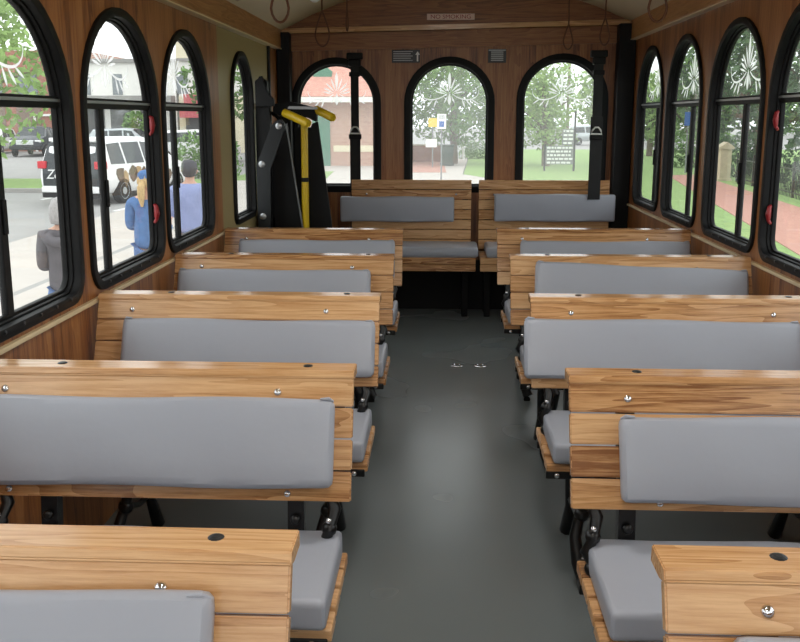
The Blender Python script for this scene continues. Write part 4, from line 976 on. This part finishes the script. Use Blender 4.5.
# ------------------------------------------------------------------ the three people on the pavement, backs to the bus
def skin_mesh(name, V, Ed, mat, parent, sub=2, root_i=0):
    me = D.meshes.new(name); me.from_pydata([v[0] for v in V], Ed, []); me.update()
    o = D.objects.new('tmp', me); COL.objects.link(o)
    md = o.modifiers.new('s', 'SKIN'); md.use_smooth_shade = True
    sv = me.skin_vertices[0].data
    for i, v in enumerate(V):
        r = v[1] if isinstance(v[1], tuple) else (v[1], v[1]); sv[i].radius = r; sv[i].use_root = (i == root_i)
    sb = o.modifiers.new('b', 'SUBSURF'); sb.levels = sub; sb.render_levels = sub
    out = eval_mesh(o); D.objects.remove(o); out.name = name
    return mobj(name, out, mat, parent, smooth=True)
def person(loc, H, heading, label, top, bottom, hair, style, bulk=1., hat=None, fore=.30):
    """standing figure, local +y is forward; forearms raised in front as if holding something"""
    k = H/1.70; root = empty('person', loc, label, 'person', 'people standing on the pavement', heading)
    S = lambda x, y, z: (x*k, y*k, z*k)
    V, Ed = [], []
    def add(p, r, frm=None):
        V.append((S(*p), (r[0]*k, r[1]*k) if isinstance(r, tuple) else r*k)); i = len(V)-1
        if frm is not None: Ed.append((frm, i))
        return i
    b = bulk
    pel = add((0, 0, .94), (.135*b, .105*b)); sp = add((0, .01, 1.10), (.125*b, .10*b), pel); ch = add((0, -.005, 1.28), (.145*b, .108*b), sp); ub = add((0, -.015, 1.40), (.10*b, .08), ch)
    nk = add((0, -.01, 1.48), .052, ub); hd0 = add((0, .01, 1.55), (.062, .075), nk); hd1 = add((0, .012, 1.62), (.074, .092), hd0); hd2 = add((0, 0, 1.672), (.052, .064), hd1)
    nose = add((0, .112, 1.585), .012, hd1)
    for s in (-1, 1):
        hip = add((s*.095, 0, .86), .088*b, pel); kn = add((s*.105, .015, .50), .056, hip); an = add((s*.11, -.01, .085), .040, kn); to = add((s*.125, .13, .035), .034, an)
        sh = add((s*.185*b, -.015, 1.385), .056, ub); el = add((s*.225*b, -.03, 1.10), .042, sh); wr_ = add((s*.17, .17, 1.02+.10), .027, el); pm = add((s*.13, .235, 1.15), (.034, .018), wr_)
        for f in range(4):
            fx = s*(.155-.018*f); L_ = (.052, .062, .058, .046)[f]
            a = add((fx-s*.01, .265, 1.175-.0*f), .0095, pm); c = add((fx-s*.015, .265+L_*.55, 1.185), .0085, a); add((fx-s*.03, .262+L_*.75, 1.165), .0075, c)
        t1 = add((s*.095, .235, 1.185), .011, pm); add((s*.085, .265, 1.205), .009, t1)
    body = skin_mesh('body', V, Ed, 'skin', root)
    for s in (-1, 1):
        bm = bmesh.new(); bmesh.ops.create_uvsphere(bm, u_segments=10, v_segments=8, radius=.011*k, matrix=Matrix.Translation(S(s*.031, .092, 1.615))); obj('eye', bm, 'eye', root, smooth=True)
        bm = bmesh.new(); add_tube(bm, [S(s*.076, -.004, 1.63), S(s*.086, -.012, 1.605), S(s*.077, .002, 1.575)], [.011*k, .014*k, .008*k], 8); obj('ear', bm, 'skin', root, smooth=True)
    bm = bmesh.new(); add_tube(bm, [S(-.022, .092, 1.548), S(0, .097, 1.546), S(.022, .092, 1.548)], [.003*k, .006*k, .003*k], 6); obj('mouth', bm, 'decal_brown', root, smooth=True)
    # upper garment
    V, Ed = [], []
    g = .022
    a0 = add((0, 0, .84), (.165*b+g, .125*b+g)); a1 = add((0, .0, .98), (.165*b+g, .12*b+g), a0); a2 = add((0, .0, 1.14), (.16*b+g, .112*b+g), a1); a3 = add((0, -.008, 1.28), (.155*b+g, .115*b+g), a2); a4 = add((0, -.018, 1.395), (.105*b+g, .075+g), a3); a5 = add((0, -.014, 1.455), .066, a4)
    for s in (-1, 1):
        q1 = add((s*.19*b, -.018, 1.38), .072, a4); q2 = add((s*.205*b, -.025, 1.22), .068, q1); q3 = add((s*.215*b, -.03, 1.10), .062, q2); q4 = add((s*.185, .13, 1.10), .046, q3)
    skin_mesh('jacket' if top != 'lav' else 'shirt', V, Ed, top, root)
    V, Ed = [], []
    p0 = add((0, 0, .95), (.14*b, .11*b))
    for s in (-1, 1):
        h_ = add((s*.10, 0, .84), .108*b, p0); k_ = add((s*.108, .012, .5), .076, h_); l_ = add((s*.112, -.005, .10), .066, k_)
    skin_mesh('trousers', V, Ed, bottom, root)
    for s in (-1, 1):
        bm = bmesh.new(); vs_ = add_box(bm, S(s*.115-.048, -.075, 0), S(s*.115+.048, .19, .085), .03*k, 3); obj('shoe', bm, 'shoe', root, smooth=True)
    # hair
    prof = {'bob': [(1.728, .03), (1.715, .062), (1.69, .084), (1.645, .101), (1.585, .110), (1.53, .108), (1.495, .094), (1.485, .06)],
            'tail': [(1.722, .03), (1.708, .060), (1.68, .080), (1.64, .092), (1.59, .090), (1.555, .07), (1.545, .04)],
            'short': [(1.722, .03), (1.708, .060), (1.68, .080), (1.64, .090), (1.59, .086), (1.55, .068), (1.535, .04)]}[style]
    n = 22; bm = bmesh.new(); q = random.Random(4)
    rings = [[bm.verts.new(S(r_*math.cos(2*math.pi*i/n)*(1+.03*q.uniform(-1, 1)), r_*.95*math.sin(2*math.pi*i/n)*(1+.03*q.uniform(-1, 1))-.03, z)) for i in range(n)] for z, r_ in prof]
    for a_, c_ in zip(rings, rings[1:]):
        for i in range(n): bm.faces.new((a_[i], a_[(i+1) % n], c_[(i+1) % n], c_[i]))
    bm.faces.new(rings[0]); bm.faces.new(rings[-1][::-1])
    if style == 'tail': add_tube(bm, [S(0, -.10, 1.60), S(0, -.135, 1.55), S(0, -.14, 1.45), S(0, -.13, 1.34)], [.03*k, .042*k, .04*k, .014*k], 12)
    obj('hair', bm, hair, root, smooth=True)
    if hat:
        bm = bmesh.new()
        n = 18; prof = [(.102, 1.612), (.106, 1.65), (.094, 1.70), (.06, 1.728), (.01, 1.737)]
        rings = [[bm.verts.new(S(r_*math.cos(2*math.pi*i/n)*.9, r_*1.05*math.sin(2*math.pi*i/n)-.006, z)) for i in range(n)] for r_, z in prof]
        for a, c in zip(rings, rings[1:]):
            for i in range(n): bm.faces.new((a[i], a[(i+1) % n], c[(i+1) % n], c[i]))
        bm.faces.new(rings[-1]); cp_ = obj('cap', bm, hat, root, smooth=True)
        bm = bmesh.new(); P = [(math.cos(R(20+i*14))*.09*k, (.06+math.sin(R(20+i*14))*.115)*k) for i in range(11)]; add_prism(bm, P, 2, 1.612*k, 1.622*k); obj('peak', bm, hat, cp_)
    return root
FL = GZ+.10
hp_ = person((-3.13, 7.3, FL), 1.58, R(6), 'person with silver bobbed hair in a grey hooded jacket, seen from behind', 'hoodie', 'jeans', 'hair_grey', 'bob', bulk=.9)
k = 1.58/1.7
bm = bmesh.new()
add_tube(bm, [((.145*math.cos(a))*k, (-.085-.075*math.sin(a))*k, (1.40-.055*max(0, math.sin(a)))*k) for a in [i*2*math.pi/18 for i in range(18)]], .04*k, 10, closed=True)
add_tube(bm, [((.09*math.cos(a))*k, (-.115-.05*math.sin(a))*k, (1.385-.05*max(0, math.sin(a)))*k) for a in [i*2*math.pi/18 for i in range(18)]], .045*k, 10, closed=True)
obj('hood', bm, 'hoodie', hp_, smooth=True)
person((-3.17, 9.6, FL), 1.66, R(-10), 'person with blond ponytail and blue cap in a denim jacket, seen from behind', 'denim', 'jeans', 'hair_blond', 'tail', hat='denim')
person((-2.98, 10.6, FL), 1.72, R(8), 'person in a dark cap and lavender shirt, seen from behind', 'lav', 'khaki', 'hair_dark', 'short', bulk=1.12, hat='cap')

# ------------------------------------------------------------------ light, sky, camera
w = D.worlds.new('overcast'); SC.world = w; w.use_nodes = True; t = w.node_tree
bg = t.nodes['Background']; co = node(t, 'ShaderNodeTexCoord'); n = node(t, 'ShaderNodeTexNoise', Scale=2.2, Detail=5.)
t.links.new(co.outputs['Generated'], n.inputs['Vector'])
r = ramp(t, [(.3, (.80, .85, .92, 1)), (.65, (1, 1, 1, 1))]); t.links.new(n.outputs['Fac'], r.inputs['Fac']); t.links.new(r.outputs['Color'], bg.inputs['Color'])
bg.inputs['Strength'].default_value = 1.25
cam = D.cameras.new('camera'); co_ = D.objects.new('camera', cam); link(co_); SC.camera = co_
p = math.atan(174/900.); y = math.atan(42/(900*math.cos(p)+174*math.sin(p)))
cp, sp, cy, sy = math.cos(p), math.sin(p), math.cos(y), math.sin(y)
fw = Vector((-sy*cp, cy*cp, -sp)); rt = Vector((cy, sy, 0)); up = Vector((-sy*sp, cy*sp, cp))
co_.matrix_world = Matrix.Translation((0, 0, 1.30)) @ Matrix((rt, up, -fw)).transposed().to_4x4()
cam.sensor_width = 36.; cam.lens = 900/800*36.; cam.shift_y = -30/800; cam.clip_start = .05; cam.clip_end = 600
vs = SC.view_settings; vs.view_transform = 'Standard'; vs.look = 'None'; vs.gamma = 1.; vs.exposure = 1.1; vs.use_curve_mapping = False
